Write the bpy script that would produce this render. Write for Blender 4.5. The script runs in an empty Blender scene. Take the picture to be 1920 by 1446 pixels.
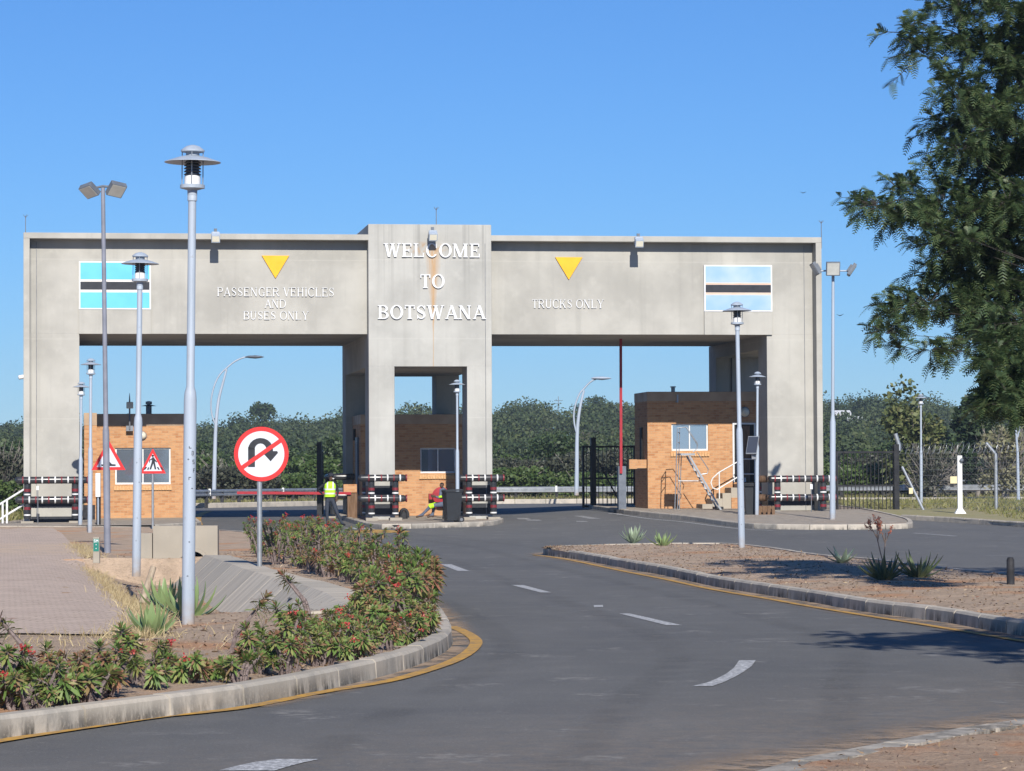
import bpy, bmesh, math, random
import numpy as np
from mathutils import Vector, Matrix
R = math.radians
random.seed(7)
rng = np.random.default_rng(11)
S = bpy.context.scene
COL = S.collection

# ------------------------------------------------------------ camera, sky, sun
FPX, EYE = 5700.0, 1.6
cam_d = bpy.data.cameras.new("camera"); cam = bpy.data.objects.new("camera", cam_d); COL.objects.link(cam)
cam_d.sensor_width = 36.0; cam_d.lens = FPX / 1920 * 36.0; cam_d.clip_start = 0.1; cam_d.clip_end = 5000
CR = (Matrix.Rotation(R(90) + math.atan(170.6 / FPX), 4, 'X') @ Matrix.Rotation(R(-0.30), 4, 'Z'))
cam.matrix_world = Matrix.Translation((0, 0, EYE)) @ CR
S.camera = cam
SUN_AZ, SUN_EL = R(8.7), R(31.5)          # azimuth to the right of straight behind the camera
to_sun = Vector((math.sin(SUN_AZ) * math.cos(SUN_EL), -math.cos(SUN_AZ) * math.cos(SUN_EL), math.sin(SUN_EL)))
w = bpy.data.worlds.new("World"); S.world = w; w.use_nodes = True
wn = w.node_tree; wn.nodes.clear()
sky = wn.nodes.new("ShaderNodeTexSky"); sky.sky_type = 'NISHITA'; sky.sun_disc = False
sky.sun_elevation = SUN_EL; sky.sun_rotation = math.pi - SUN_AZ
sky.altitude = 0; sky.air_density = 1.0; sky.dust_density = 0.0; sky.ozone_density = 10.0
bg = wn.nodes.new("ShaderNodeBackground"); bg.inputs[1].default_value = 0.09
wo = wn.nodes.new("ShaderNodeOutputWorld")
tint = wn.nodes.new("ShaderNodeMix"); tint.data_type = 'RGBA'; tint.blend_type = 'MULTIPLY'; tint.inputs[0].default_value = 1.0
tint.inputs[7].default_value = (0.66, 0.82, 1.0, 1)          # dry highland air: deeper blue than the model's
wn.links.new(sky.outputs[0], tint.inputs[6]); wn.links.new(tint.outputs[2], bg.inputs[0]); wn.links.new(bg.outputs[0], wo.inputs[0])
sl = bpy.data.lights.new("sun", 'SUN'); sl.energy = 5.0; sl.angle = R(0.53); sl.color = (1.0, 0.955, 0.88)
so = bpy.data.objects.new("sun", sl); COL.objects.link(so)
so.rotation_euler = (-to_sun).to_track_quat('-Z', 'Y').to_euler()
S.view_settings.view_transform = 'Standard'; S.view_settings.look = 'None'
S.view_settings.gamma = 1; S.view_settings.exposure = 0.22; S.view_settings.use_curve_mapping = False
S.cycles.max_bounces = 6; S.cycles.diffuse_bounces = 1; S.cycles.transparent_max_bounces = 8

# ------------------------------------------------------------ where things stand
def sm(t):
    t = np.clip(t, 0, 1); return t * t * (3 - 2 * t)
def G(x, y):                                # height of the road surface
    return 0.28 * sm((y - 88) / 35) + 0.20 * sm((x + 1) / 5) * sm((y - 80) / 25) * (1 - sm((y - 112) / 30))
def ray(px, py):
    v = Vector(((px - 960) / FPX, -(py - 723) / FPX, -1)); return CR.to_3x3() @ v
def at(px, py, d):                          # point at distance d
    r = ray(px, py); return Vector((0, 0, EYE)) + r * (d / r.y)
def gnd(px, py, dz=0.0):                    # point on the ground raised by dz
    r = ray(px, py); z = dz
    for _ in range(30):
        p = Vector((0, 0, EYE)) + r * ((z - EYE) / r.z)
        z = 0.5 * z + 0.5 * (float(G(p.x, min(p.y, 170))) + dz)
    return Vector((p.x, p.y, z))
def pxscale(d): return d / FPX

# ------------------------------------------------------------ mesh helpers
class MB:
    def __init__(s): s.v = []; s.f = []; s.m = []
    def add(s, vs, fs, mi=0):
        b = len(s.v); s.v += [tuple(v) for v in vs]
        for f in fs: s.f.append(tuple(b + i for i in f)); s.m.append(mi)
    def box(s, x0, x1, y0, y1, z0, z1, mi=0):
        s.add([(x0,y0,z0),(x1,y0,z0),(x1,y1,z0),(x0,y1,z0),(x0,y0,z1),(x1,y0,z1),(x1,y1,z1),(x0,y1,z1)],
              [(0,3,2,1),(4,5,6,7),(0,1,5,4),(1,2,6,5),(2,3,7,6),(3,0,4,7)], mi); return s
    def obox(s, c, ax, ay, az, mi=0):       # oriented box from centre and half axes
        c, ax, ay, az = map(Vector, (c, ax, ay, az)); vs = []
        for k in (-1, 1):
            for i, j in ((-1,-1),(1,-1),(1,1),(-1,1)): vs.append(c + ax*i + ay*j + az*k)
        s.add(vs, [(0,3,2,1),(4,5,6,7),(0,1,5,4),(1,2,6,5),(2,3,7,6),(3,0,4,7)], mi); return s
    def tube(s, pts, rad, n=10, mi=0, cap=True):
        pts = [Vector(p) for p in pts]
        if not hasattr(rad, '__len__'): rad = [rad] * len(pts)
        vs = []; up = None
        for i, p in enumerate(pts):
            t = (pts[min(i+1, len(pts)-1)] - pts[max(i-1, 0)]).normalized()
            if up is None:
                a = Vector((0,0,1)) if abs(t.z) < .9 else Vector((1,0,0)); up = t.cross(a).normalized()
            else: up = (up - t * up.dot(t)).normalized()
            o = t.cross(up)
            for k in range(n):
                a = 2*math.pi*k/n; vs.append(p + (up*math.cos(a) + o*math.sin(a)) * rad[i])
        fs = []
        for i in range(len(pts)-1):
            for k in range(n):
                fs.append((i*n+k, i*n+(k+1)%n, (i+1)*n+(k+1)%n, (i+1)*n+k))
        if cap:
            fs.append(tuple(range(n-1,-1,-1))); fs.append(tuple((len(pts)-1)*n+k for k in range(n)))
        s.add(vs, fs, mi); return s
    def lathe(s, prof, c=(0,0,0), n=24, mi=0):   # prof: (r, z)
        vs = []; fs = []
        for r, z in prof:
            for k in range(n):
                a = 2*math.pi*k/n; vs.append((c[0]+r*math.cos(a), c[1]+r*math.sin(a), c[2]+z))
        for i in range(len(prof)-1):
            for k in range(n): fs.append((i*n+k, i*n+(k+1)%n, (i+1)*n+(k+1)%n, (i+1)*n+k))
        fs.append(tuple(range(n-1,-1,-1))); fs.append(tuple((len(prof)-1)*n+k for k in range(n)))
        s.add(vs, fs, mi); return s
    def prism(s, poly, y0, y1, mi=0):       # poly of (x,z), extruded along y; front is y0
        n = len(poly)
        vs = [(x, y0, z) for x, z in poly] + [(x, y1, z) for x, z in poly]
        fs = [tuple(range(n)), tuple(range(2*n-1, n-1, -1))] + [(i, i+n, (i+1)%n+n, (i+1)%n) for i in range(n)]
        s.add(vs, fs, mi); return s
    def strip(s, pairs, y0, y1, mi=0):      # band of (pL,pR) pairs in x,z, with thickness
        n = len(pairs); vs = []
        for a, b in pairs: vs += [(a[0],y0,a[1]),(b[0],y0,b[1]),(b[0],y1,b[1]),(a[0],y1,a[1])]
        fs = []
        for i in range(n-1):
            p, q = 4*i, 4*i+4
            for k in range(4): fs.append((p+k, p+(k+1)%4, q+(k+1)%4, q+k))
        fs += [(3,2,1,0), (4*n-4,4*n-3,4*n-2,4*n-1)]
        s.add(vs, fs, mi); return s

def thing(name, label, cat, loc=(0,0,0), rotz=0.0, group=None):
    o = bpy.data.objects.new(name, None); COL.objects.link(o); o.empty_display_size = .1
    o.location = loc; o.rotation_euler = (0,0,rotz); o["label"] = label; o["category"] = cat
    if group: o["group"] = group
    return o
def tag(o, label, cat, group=None):
    o["label"] = label; o["category"] = cat
    if group: o["group"] = group
    return o
def link_mesh(name, me, mats, parent=None, label=None):
    for m in (mats if isinstance(mats, (list, tuple)) else [mats]): me.materials.append(m)
    o = bpy.data.objects.new(name, me); COL.objects.link(o)
    if parent: o.parent = parent
    if label: o["label"] = label
    return o
def part(name, mb, mats, parent=None, smooth=None, bevel=0, label=None, loc=None):
    me = bpy.data.meshes.new(name); me.from_pydata(mb.v, [], mb.f); me.update()
    me.polygons.foreach_set("material_index", mb.m)
    bm = bmesh.new(); bm.from_mesh(me); bmesh.ops.recalc_face_normals(bm, faces=bm.faces); bm.to_mesh(me); bm.free()
    o = link_mesh(name, me, mats, parent, label)
    if smooth is not None: me.shade_smooth(); me.set_sharp_from_angle(angle=R(smooth))
    if bevel:
        b = o.modifiers.new("bevel", 'BEVEL'); b.width = bevel; b.segments = 2; b.limit_method = 'ANGLE'; b.angle_limit = R(40)
    if loc is not None: o.location = loc
    return o
def struct(o, kind='structure'): o["kind"] = kind; return o
def np_mesh(name, verts, faces, mats, parent=None, mi=None):    # verts (N,3), faces (M,k)
    verts = np.asarray(verts, np.float32); faces = np.asarray(faces, np.int32); k = faces.shape[1]
    me = bpy.data.meshes.new(name)
    me.vertices.add(len(verts)); me.vertices.foreach_set("co", verts.ravel())
    me.loops.add(faces.size); me.loops.foreach_set("vertex_index", faces.ravel())
    me.polygons.add(len(faces)); me.polygons.foreach_set("loop_start", np.arange(0, faces.size, k, dtype=np.int32))
    if mi is not None: me.polygons.foreach_set("material_index", np.asarray(mi, np.int32))
    me.update(calc_edges=True)
    return link_mesh(name, me, mats, parent)
def children(o): return [c for c in o.children]
def copy_tree(o, parent=None):
    c = o.copy(); COL.objects.link(c)
    if parent: c.parent = parent
    for ch in list(o.children): copy_tree(ch, c)
    return c

# ------------------------------------------------------------ materials
class NT:
    def __init__(s, name):
        s.m = bpy.data.materials.new(name); s.m.use_nodes = True; s.t = s.m.node_tree; s.t.nodes.clear()
        s.out = s.n("ShaderNodeOutputMaterial"); s.b = s.n("ShaderNodeBsdfPrincipled")
        s.t.links.new(s.b.outputs[0], s.out.inputs[0])
        tc = s.n("ShaderNodeTexCoord"); s.obj = tc.outputs["Object"]
        s.b.inputs["Specular IOR Level"].default_value = .3
    def n(s, t): return s.t.nodes.new(t)
    def set(s, sock, v):
        if hasattr(v, 'is_output') or isinstance(v, bpy.types.NodeSocket): s.t.links.new(v, sock)
        elif isinstance(v, (tuple, list)) and len(v) == 3 and sock.type == 'RGBA': sock.default_value = (*v, 1)
        else: sock.default_value = v
    def bs(s, **k):
        for a, v in k.items(): s.set(s.b.inputs[a.replace('_', ' ')], v)
    def math(s, op, a, b=0.0, c=0.0, clamp=False):
        n = s.n("ShaderNodeMath"); n.operation = op; n.use_clamp = clamp
        for i, v in enumerate((a, b, c)): s.set(n.inputs[i], v)
        return n.outputs[0]
    def mix(s, f, a, b, mode='MIX'):
        n = s.n("ShaderNodeMix"); n.data_type = 'RGBA'; n.blend_type = mode
        s.set(n.inputs[0], f); s.set(n.inputs[6], a); s.set(n.inputs[7], b); return n.outputs[2]
    def map(s, v, scale=(1,1,1), loc=(0,0,0), rot=(0,0,0)):
        n = s.n("ShaderNodeMapping"); s.set(n.inputs[0], v); n.inputs[1].default_value = loc
        n.inputs[2].default_value = rot; n.inputs[3].default_value = scale; return n.outputs[0]
    def noise(s, v, scale, detail=3.0, rough=.55):
        n = s.n("ShaderNodeTexNoise"); s.set(n.inputs["Vector"], v); n.inputs["Scale"].default_value = scale
        n.inputs["Detail"].default_value = detail; n.inputs["Roughness"].default_value = rough; return n.outputs["Fac"]
    def rr(s, v, a, b, c=0.0, d=1.0):
        n = s.n("ShaderNodeMapRange"); n.interpolation_type = 'SMOOTHSTEP'; s.set(n.inputs[0], v)
        for i, x in enumerate((a, b, c, d)): n.inputs[i+1].default_value = x
        return n.outputs[0]
    def ramp(s, f, stops, const=False):
        n = s.n("ShaderNodeValToRGB"); s.set(n.inputs[0], f); cr = n.color_ramp
        if const: cr.interpolation = 'CONSTANT'
        while len(cr.elements) < len(stops): cr.elements.new(.5)
        for e, (p, c) in zip(cr.elements, stops): e.position = p; e.color = (*c, 1)
        return n.outputs[0]
    def xyz(s, v=None):
        n = s.n("ShaderNodeSeparateXYZ"); s.set(n.inputs[0], v or s.obj); return n.outputs
    def comb(s, x, y, z):
        n = s.n("ShaderNodeCombineXYZ")
        for i, v in enumerate((x, y, z)): s.set(n.inputs[i], v)
        return n.outputs[0]
    def bump(s, h, strength=.3, dist=.02):
        n = s.n("ShaderNodeBump"); n.inputs["Strength"].default_value = strength; n.inputs["Distance"].default_value = dist
        s.set(n.inputs["Height"], h); s.t.links.new(n.outputs[0], s.b.inputs["Normal"])
    def island(s): return s.n("ShaderNodeNewGeometry").outputs["Random Per Island"]
    def pos(s): return s.n("ShaderNodeNewGeometry").outputs["Position"]

def pm(name, c1, c2=None, scale=4.0, rough=.6, metal=0.0, bump=0.0, spec=.3, coat=0.0, stretch=(1,1,1)):
    t = NT(name); nz = t.noise(t.map(t.obj, stretch), scale, 5)
    if c2 is None: c2 = tuple(x * .82 for x in c1)
    t.bs(Base_Color=t.mix(t.rr(nz, .3, .7), c2, c1), Roughness=t.rr(nz, .3, .7, min(1, rough*1.15), rough*.85), Metallic=metal, Specular_IOR_Level=spec)
    if bump: t.bump(t.noise(t.obj, scale * 4, 4), bump, .01)
    return t.m

def concrete(name, rust=False, base=(.42, .404, .362)):
    t = NT(name); x = t.xyz(); o = t.obj
    big = t.noise(o, .55, 4); mid = t.noise(o, 2.6, 5, .65); fine = t.noise(o, 30, 4)
    streak = t.noise(t.map(o, (3.2, 3.2, .12)), 1.0, 5, .6)
    streak2 = t.noise(t.map(o, (9, 9, .3), (4, 2, 1)), 1.0, 4, .6)
    dark = tuple(c * .84 for c in base); lite = tuple(min(1, c * 1.1) for c in base)
    c = t.mix(t.rr(big, .3, .7), dark, lite)
    c = t.mix(t.math('MULTIPLY', t.rr(mid, .5, .75), .35), c, tuple(k * 1.22 for k in base))
    c = t.mix(t.math('MULTIPLY', t.rr(streak, .5, .75), .26), c, (.27, .262, .235))
    c = t.mix(t.math('MULTIPLY', t.rr(streak2, .58, .8), .18), c, (.22, .21, .19))
    c = t.mix(t.math('MULTIPLY', t.rr(fine, .55, .8), .2), c, tuple(k * .7 for k in base))
    # shutter joints of the pours
    jz = t.math('ABSOLUTE', t.math('SUBTRACT', t.math('FRACT', t.math('DIVIDE', t.math('ADD', x[2], .35), 2.6)), .5))
    c = t.mix(t.math('MULTIPLY', t.rr(jz, .010, .002), .22), c, tuple(k * 1.3 for k in base))
    if rust:
        # run-off from the parapet, and the rust run under the lamp
        top = t.rr(x[2], 7.0, 9.9)
        col = t.noise(t.map(o, (4.6, .01, .02), (3.3, 0, 0)), 1.0, 4, .7)
        c = t.mix(t.math('MULTIPLY', t.math('MULTIPLY', t.rr(col, .52, .64), t.math('ADD', .12, t.math('MULTIPLY', top, .7))), .52), c, (.2, .197, .185))
        wob = t.math('MULTIPLY', t.math('SUBTRACT', t.noise(t.map(o, (0, 0, .9)), 1.0, 3), .5), .1)
        wob = t.math('ADD', wob, t.math('MULTIPLY', t.math('SUBTRACT', x[2], 7.0), .0))
        dx = t.math('ABSOLUTE', t.math('SUBTRACT', t.math('ADD', x[0], wob), .10))
        wid = t.math('ADD', .018, t.math('MULTIPLY', t.rr(x[2], 6.2, 9.0), .26))
        run = t.math('SUBTRACT', 1.0, t.math('DIVIDE', dx, wid), clamp=True)
        run = t.math('MULTIPLY', run, t.rr(x[2], 9.25, 9.0))
        brk = t.rr(t.noise(t.map(o, (14, 1, .8)), 1.0, 4), .3, .55, .35, 1)
        c = t.mix(t.math('MULTIPLY', t.math('MULTIPLY', run, brk), .85, clamp=True), c, (.46, .26, .10))
        ex = t.math('DIVIDE', t.math('SUBTRACT', x[0], -.12), .8); ez = t.math('DIVIDE', t.math('SUBTRACT', x[2], 9.12), .26)
        el = t.math('ADD', t.math('MULTIPLY', ex, ex), t.math('MULTIPLY', ez, ez))
        el = t.math('MULTIPLY', t.rr(el, 1.0, .1), t.rr(t.noise(o, 5, 5, .7), .45, .62))
        c = t.mix(t.math('MULTIPLY', el, .75), c, (.42, .26, .13))
    t.bs(Base_Color=c, Roughness=.88, Specular_IOR_Level=.2)
    t.bump(t.math('ADD', t.noise(o, 60, 4), t.math('MULTIPLY', mid, 1.5)), .25, .01)
    return t.m

def brick(name):
    t = NT(name); x = t.xyz(); u = t.math('ADD', x[0], x[1]); v = t.comb(u, x[2], 0.0)
    b = t.n("ShaderNodeTexBrick"); t.set(b.inputs["Vector"], v)
    b.inputs["Color1"].default_value = (.54, .275, .125, 1); b.inputs["Color2"].default_value = (.36, .145, .055, 1)
    b.inputs["Mortar"].default_value = (.45, .34, .22, 1); b.inputs["Scale"].default_value = 1
    b.inputs["Mortar Size"].default_value = .006; b.inputs["Mortar Smooth"].default_value = .2
    b.inputs["Brick Width"].default_value = .232; b.inputs["Row Height"].default_value = .085; b.offset = .5
    b.inputs["Bias"].default_value = -.15
    nz = t.noise(t.obj, 1.3, 4); fl = t.noise(t.map(v, (4.4, 11.8, 1)), 1.0, 1)
    c = t.mix(t.rr(fl, .35, .65, 0, .5), b.outputs[0], (.57, .33, .165))
    c = t.mix(t.math('MULTIPLY', t.rr(nz, .45, .75), .3), c, (.34, .19, .1))
    t.bs(Base_Color=c, Roughness=.8); t.bump(t.math('SUBTRACT', 1.0, b.outputs["Fac"]), .6, .008)
    return t.m

def leafmat(name, stops, trans=.25, rough=.5):
    t = NT(name); c = t.ramp(t.island(), stops)
    c = t.mix(t.math('MULTIPLY', t.noise(t.pos(), 1.1, 3), .35), c, stops[0][1])
    t.bs(Base_Color=c, Roughness=rough, Specular_IOR_Level=.35)
    if trans:
        tr = t.n("ShaderNodeBsdfTranslucent"); t.set(tr.inputs[0], c)
        mx = t.n("ShaderNodeMixShader"); mx.inputs[0].default_value = trans
        t.t.links.new(t.b.outputs[0], mx.inputs[1]); t.t.links.new(tr.outputs[0], mx.inputs[2]); t.t.links.new(mx.outputs[0], t.out.inputs[0])
    return t.m

M = {}
M['concrete'] = concrete("concrete"); M['tower'] = concrete("tower_concrete", True, (.435, .426, .392))
M['oldconc'] = concrete("old_concrete", False, (.37, .33, .27))
M['brick'] = brick("brick")
M['sill'] = pm("sill_brick", (.66, .40, .2), (.5, .26, .1), 18)
M['plaster'] = pm("tan_plaster", (.46, .33, .22), (.38, .26, .17), 2)
def polepaint():
    t = NT("lamp_paint"); o = t.obj; x = t.xyz()
    st = t.noise(t.map(o, (9, 9, .7)), 1.0, 5, .65); sp = t.noise(o, 14, 5, .7)
    c = t.mix(t.rr(st, .42, .68), (.38, .435, .51), (.32, .37, .43)); c = t.mix(t.math('MULTIPLY', t.rr(sp, .62, .72), .6), c, (.26, .25, .24))
    c = t.mix(t.math('MULTIPLY', t.rr(x[2], .38, .02), t.rr(t.noise(o, 8, 4), .3, .6, .25, .85)), c, (.33, .25, .18))
    t.bs(Base_Color=c, Roughness=.5, Specular_IOR_Level=.35); return t.m
M['galv'] = polepaint()
M['galvdark'] = pm("lamp_dark", (.16, .18, .21), (.11, .125, .15), 4, .5)
M['steel'] = pm("galvanised_steel", (.46, .48, .50), (.30, .32, .34), 5, .42, .6)
M['steeldark'] = pm("weathered_steel", (.25, .26, .28), (.17, .18, .2), 5, .5, .4)
M['black'] = pm("black_paint", (.018, .018, .02), (.03, .03, .032), 6, .45)
M['rubber'] = pm("black_rubber", (.02, .02, .022), (.04, .04, .042), 9, .7)
M['white'] = pm("white_paint", (.78, .78, .77), (.66, .66, .64), 5, .5)
M['red'] = pm("red_paint", (.40, .025, .035), (.30, .02, .03), 4, .5); M['bandred'] = pm("faded_red_band", (.22, .025, .035), (.14, .02, .025), 9, .5)
M['letter'] = pm("letter_white", (.76, .765, .77), (.68, .685, .69), 3, .5)
M['yellow'] = pm("sign_yellow", (.86, .46, .02), (.8, .40, .015), 2, .5)
M['mastpaint'] = pm("mast_grey", (.24, .25, .30), (.18, .19, .23), 3, .5)
M['signwhite'] = pm("sign_white", (.62, .65, .70), (.57, .60, .66), 5, .45)
M['signred'] = pm("sign_red", (.68, .035, .035), (.6, .03, .03), 5, .42)
M['signblack'] = pm("sign_black", (.02, .022, .028), (.03, .032, .04), 5, .5)
M['dark'] = pm("near_black", (.012, .012, .013), (.02, .02, .02), 4, .8)
M['wood'] = pm("weathered_wood", (.42, .34, .25), (.26, .2, .14), 8, .85, stretch=(3, 3, .4))
M['brownwood'] = pm("brown_wood", (.2, .12, .07), (.12, .07, .04), 8, .85, stretch=(3, 3, .4))
M['bin'] = pm("bin_plastic", (.03, .033, .038), (.022, .024, .027), 5, .5)
M['blackpost'] = pm("black_wood_post", (.035, .035, .04), (.02, .02, .022), 8, .7)
M['ivory'] = pm("lamp_glass", (.72, .68, .55), (.66, .62, .5), 3, .3)
M['diffuser'] = pm("white_diffuser", (.8, .8, .8), (.74, .74, .74), 3, .3)
M['panelboard'] = pm("cream_plate", (.7, .62, .38), (.62, .54, .32), 6, .5)
def glass(name, c, rough=.04, metal=.75):
    t = NT(name); wv = t.noise(t.obj, 1.7, 2)
    t.bs(Base_Color=c, Roughness=rough, Metallic=metal, Specular_IOR_Level=.6); t.bump(wv, .02, .02); return t.m
M['glass'] = glass("window_glass", (.40, .46, .55)); M['glassdark'] = glass("dark_glass", (.12, .13, .15), .03, .6)
# ------------------------------------------------------------ ground, road, kerbs
def asphalt():
    t = NT("asphalt"); o = t.pos(); x = t.xyz(o)
    big = t.noise(t.map(o, (1, .35, 1)), .22, 4); mid = t.noise(o, 1.7, 5, .6); fine = t.noise(o, 85, 3, .7)
    c = t.mix(t.rr(big, .3, .7), (.117, .116, .111), (.147, .144, .136))
    c = t.mix(t.math('MULTIPLY', t.rr(t.noise(o, .45, 6, .7), .48, .6), .35), c, (.098, .098, .099))
    c = t.mix(t.math('MULTIPLY', t.rr(mid, .45, .72), .5), c, (.17, .165, .155))
    gr = t.noise(o, 34, 2, .8); c = t.mix(t.rr(gr, .62, .70, 0, .75), c, (.30, .295, .28)); c = t.mix(t.rr(gr, .40, .33, 0, .6), c, (.06, .06, .062))
    c = t.mix(t.rr(fine, .52, .75, 0, .5), c, (.25, .245, .235))
    c = t.mix(t.rr(fine, .46, .28, 0, .55), c, (.05, .05, .053))
    # sand blown over the edge of the road by the near verge
    d = t.math('SUBTRACT', t.math('MULTIPLY', x[1], -1.0), t.math('MULTIPLY', x[0], -1.15))      # x*1.15 - y
    near = t.math('MULTIPLY', t.rr(d, -22.5, -15.5), t.rr(t.noise(o, 6, 6, .75), .3, .7))
    c = t.mix(t.math('MULTIPLY', near, .38), c, (.31, .235, .165))
    tr = t.noise(t.map(o, (.6, .16, 1), (0, 0, 0), (0, 0, .15)), 2.4, 4, .6)
    c = t.mix(t.math('MULTIPLY', t.rr(tr, .56, .8), .4), c, (.21, .2, .185))
    pat = t.math('MULTIPLY', t.rr(t.noise(o, .9, 5, .7), .57, .66), t.rr(t.noise(o, 9, 4), .38, .6))
    c = t.mix(t.math('MULTIPLY', pat, .6), c, (.29, .275, .25))
    t.bs(Base_Color=c, Roughness=.86, Specular_IOR_Level=.25); t.bump(fine, .5, .006); return t.m
def soilmat(name, litter=1.0, base=(.50, .36, .255), red=(.52, .235, .11)):
    t = NT(name); o = t.pos()
    big = t.noise(o, .5, 4); mid = t.noise(o, 3.2, 6, .7); fine = t.noise(o, 26, 5, .75); vf = t.noise(o, 70, 3, .7)
    c = t.mix(t.rr(mid, .3, .7), base, tuple(k * .72 for k in base))
    c = t.mix(t.math('MULTIPLY', t.rr(big, .52, .66), .8), c, red)
    c = t.mix(t.rr(fine, .52, .7, 0, .55 * litter), c, (.60, .48, .34))
    c = t.mix(t.rr(fine, .45, .3, 0, .55 * litter), c, (.20, .135, .09))
    c = t.mix(t.rr(vf, .6, .75, 0, .4), c, (.5, .42, .32))
    t.bs(Base_Color=c, Roughness=.95, Specular_IOR_Level=.1); t.bump(t.math('ADD', mid, t.math('MULTIPLY', fine, .7)), 1.0, .05); return t.m
def kerbmat():
    t = NT("kerb_concrete"); o = t.pos(); isl = t.island()
    base = t.ramp(isl, [(0, (.50, .44, .36)), (.5, (.43, .39, .33)), (1, (.53, .47, .39))])
    x = t.xyz(o); st = t.noise(t.map(o, (5, 5, 1.2)), 1.0, 6, .7); fine = t.noise(o, 40, 4)
    low = t.math('MULTIPLY', t.rr(x[2], .15, .0), t.rr(t.noise(o, .8, 4, .6), .35, .6, .3, 1.0))
    c = t.mix(t.math('MULTIPLY', t.rr(st, .40, .56), t.math('ADD', .08, t.math('MULTIPLY', low, .92))), base, (.055, .052, .046))
    c = t.mix(t.math('MULTIPLY', t.rr(t.noise(o, 2.2, 5, .65), .46, .66), .6), c, (.25, .235, .21))
    c = t.mix(t.rr(fine, .5, .75, 0, .35), c, (.54, .48, .4))
    t.bs(Base_Color=c, Roughness=.9, Specular_IOR_Level=.2); t.bump(fine, .4, .008); return t.m
def pavermat():
    t = NT("pavers"); o = t.pos()
    b = t.n("ShaderNodeTexBrick"); t.set(b.inputs["Vector"], t.map(o, (1, 1, 1), (0, 0, 0), (0, 0, .12)))
    b.inputs["Color1"].default_value = (.57, .45, .36, 1); b.inputs["Color2"].default_value = (.47, .365, .29, 1); b.inputs["Mortar"].default_value = (.33, .26, .20, 1)
    b.inputs["Scale"].default_value = 1; b.inputs["Mortar Size"].default_value = .010; b.inputs["Brick Width"].default_value = .22; b.inputs["Row Height"].default_value = .125
    nz = t.noise(o, .8, 5, .65); row = t.noise(t.map(o, (.5, 3, 1)), 1.2, 4, .7)
    c = t.mix(t.math('MULTIPLY', t.rr(nz, .4, .7), .4), b.outputs[0], (.62, .485, .385))
    c = t.mix(t.math('MULTIPLY', t.rr(row, .5, .7), .5), c, (.42, .325, .27))
    # drift of dead leaves and sand across the paving
    x = t.xyz(o); band = t.math('MULTIPLY', t.rr(t.math('ABSOLUTE', t.math('SUBTRACT', x[1], 66.0)), 8.0, 2.0), t.rr(t.noise(o, 1.6, 5, .7), .38, .58))
    c = t.mix(t.math('MULTIPLY', band, .75), c, (.56, .42, .29))
    t.bs(Base_Color=c, Roughness=.9, Specular_IOR_Level=.2); t.bump(t.math('SUBTRACT', 1.0, b.outputs["Fac"]), .5, .01); return t.m
M['asphalt'] = asphalt(); M['soil'] = soilmat("soil"); M['soil_litter'] = soilmat("leafy_soil", .9, (.58, .435, .315), (.56, .29, .15))
M['kerb'] = kerbmat(); M['paver'] = pavermat()
M['roadwhite'] = (lambda t: (t.bs(Base_Color=t.mix(t.rr(t.noise(t.pos(), 22, 5, .8), .42, .62), (.25, .25, .25), (.62, .62, .61)), Roughness=.8), t.m)[1])(NT("road_white"))
M['roadfaint'] = (lambda t: (t.bs(Base_Color=t.mix(t.rr(t.noise(t.pos(), 9, 5, .8), .40, .62), (.15, .15, .15), (.46, .45, .43)), Roughness=.8), t.m)[1])(NT("road_worn_white"))
M['roadyellow'] = (lambda t: (t.bs(Base_Color=t.mix(t.rr(t.noise(t.pos(), 6, 6, .8), .36, .62), (.30, .20, .10), (.60, .33, .055)), Roughness=.8), t.m)[1])(NT("road_yellow"))

def interp(poly):
    xs = np.array([p[1] for p in poly]); vs = np.array([p[0] for p in poly]); return lambda y: np.interp(y, xs, vs)
def grid_strip(name, ys, cols_fn, z_fn, mat):
    """rows along y, columns given per row; heights from z_fn"""
    rows = [np.asarray(cols_fn(y)) for y in ys]; n = len(rows[0]); m = len(ys)
    X = np.concatenate(rows); Y = np.repeat(ys, n); Z = z_fn(X, Y)
    idx = np.arange(m * n).reshape(m, n)
    f = np.stack([idx[:-1, :-1], idx[:-1, 1:], idx[1:, 1:], idx[1:, :-1]], -1).reshape(-1, 4)
    o = np_mesh(name, np.stack([X, Y, Z], 1), f, mat); o.data.shade_smooth(); return o
# bare ground out to the horizon, just under the road
yy = np.concatenate([np.linspace(-60, 80, 8), np.linspace(85, 200, 70), [260, 400, 800, 1600, 3000]])
xx = np.concatenate([[-2500, -900, -300, -120], np.linspace(-60, 60, 61), [120, 300, 900, 2500]])
struct(grid_strip("ground", yy, lambda y: xx, lambda X, Y: G(X, np.minimum(Y, 170)) - .05 - .9 * (1 - sm((Y - 92) / 8)), M['soil']))
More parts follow.
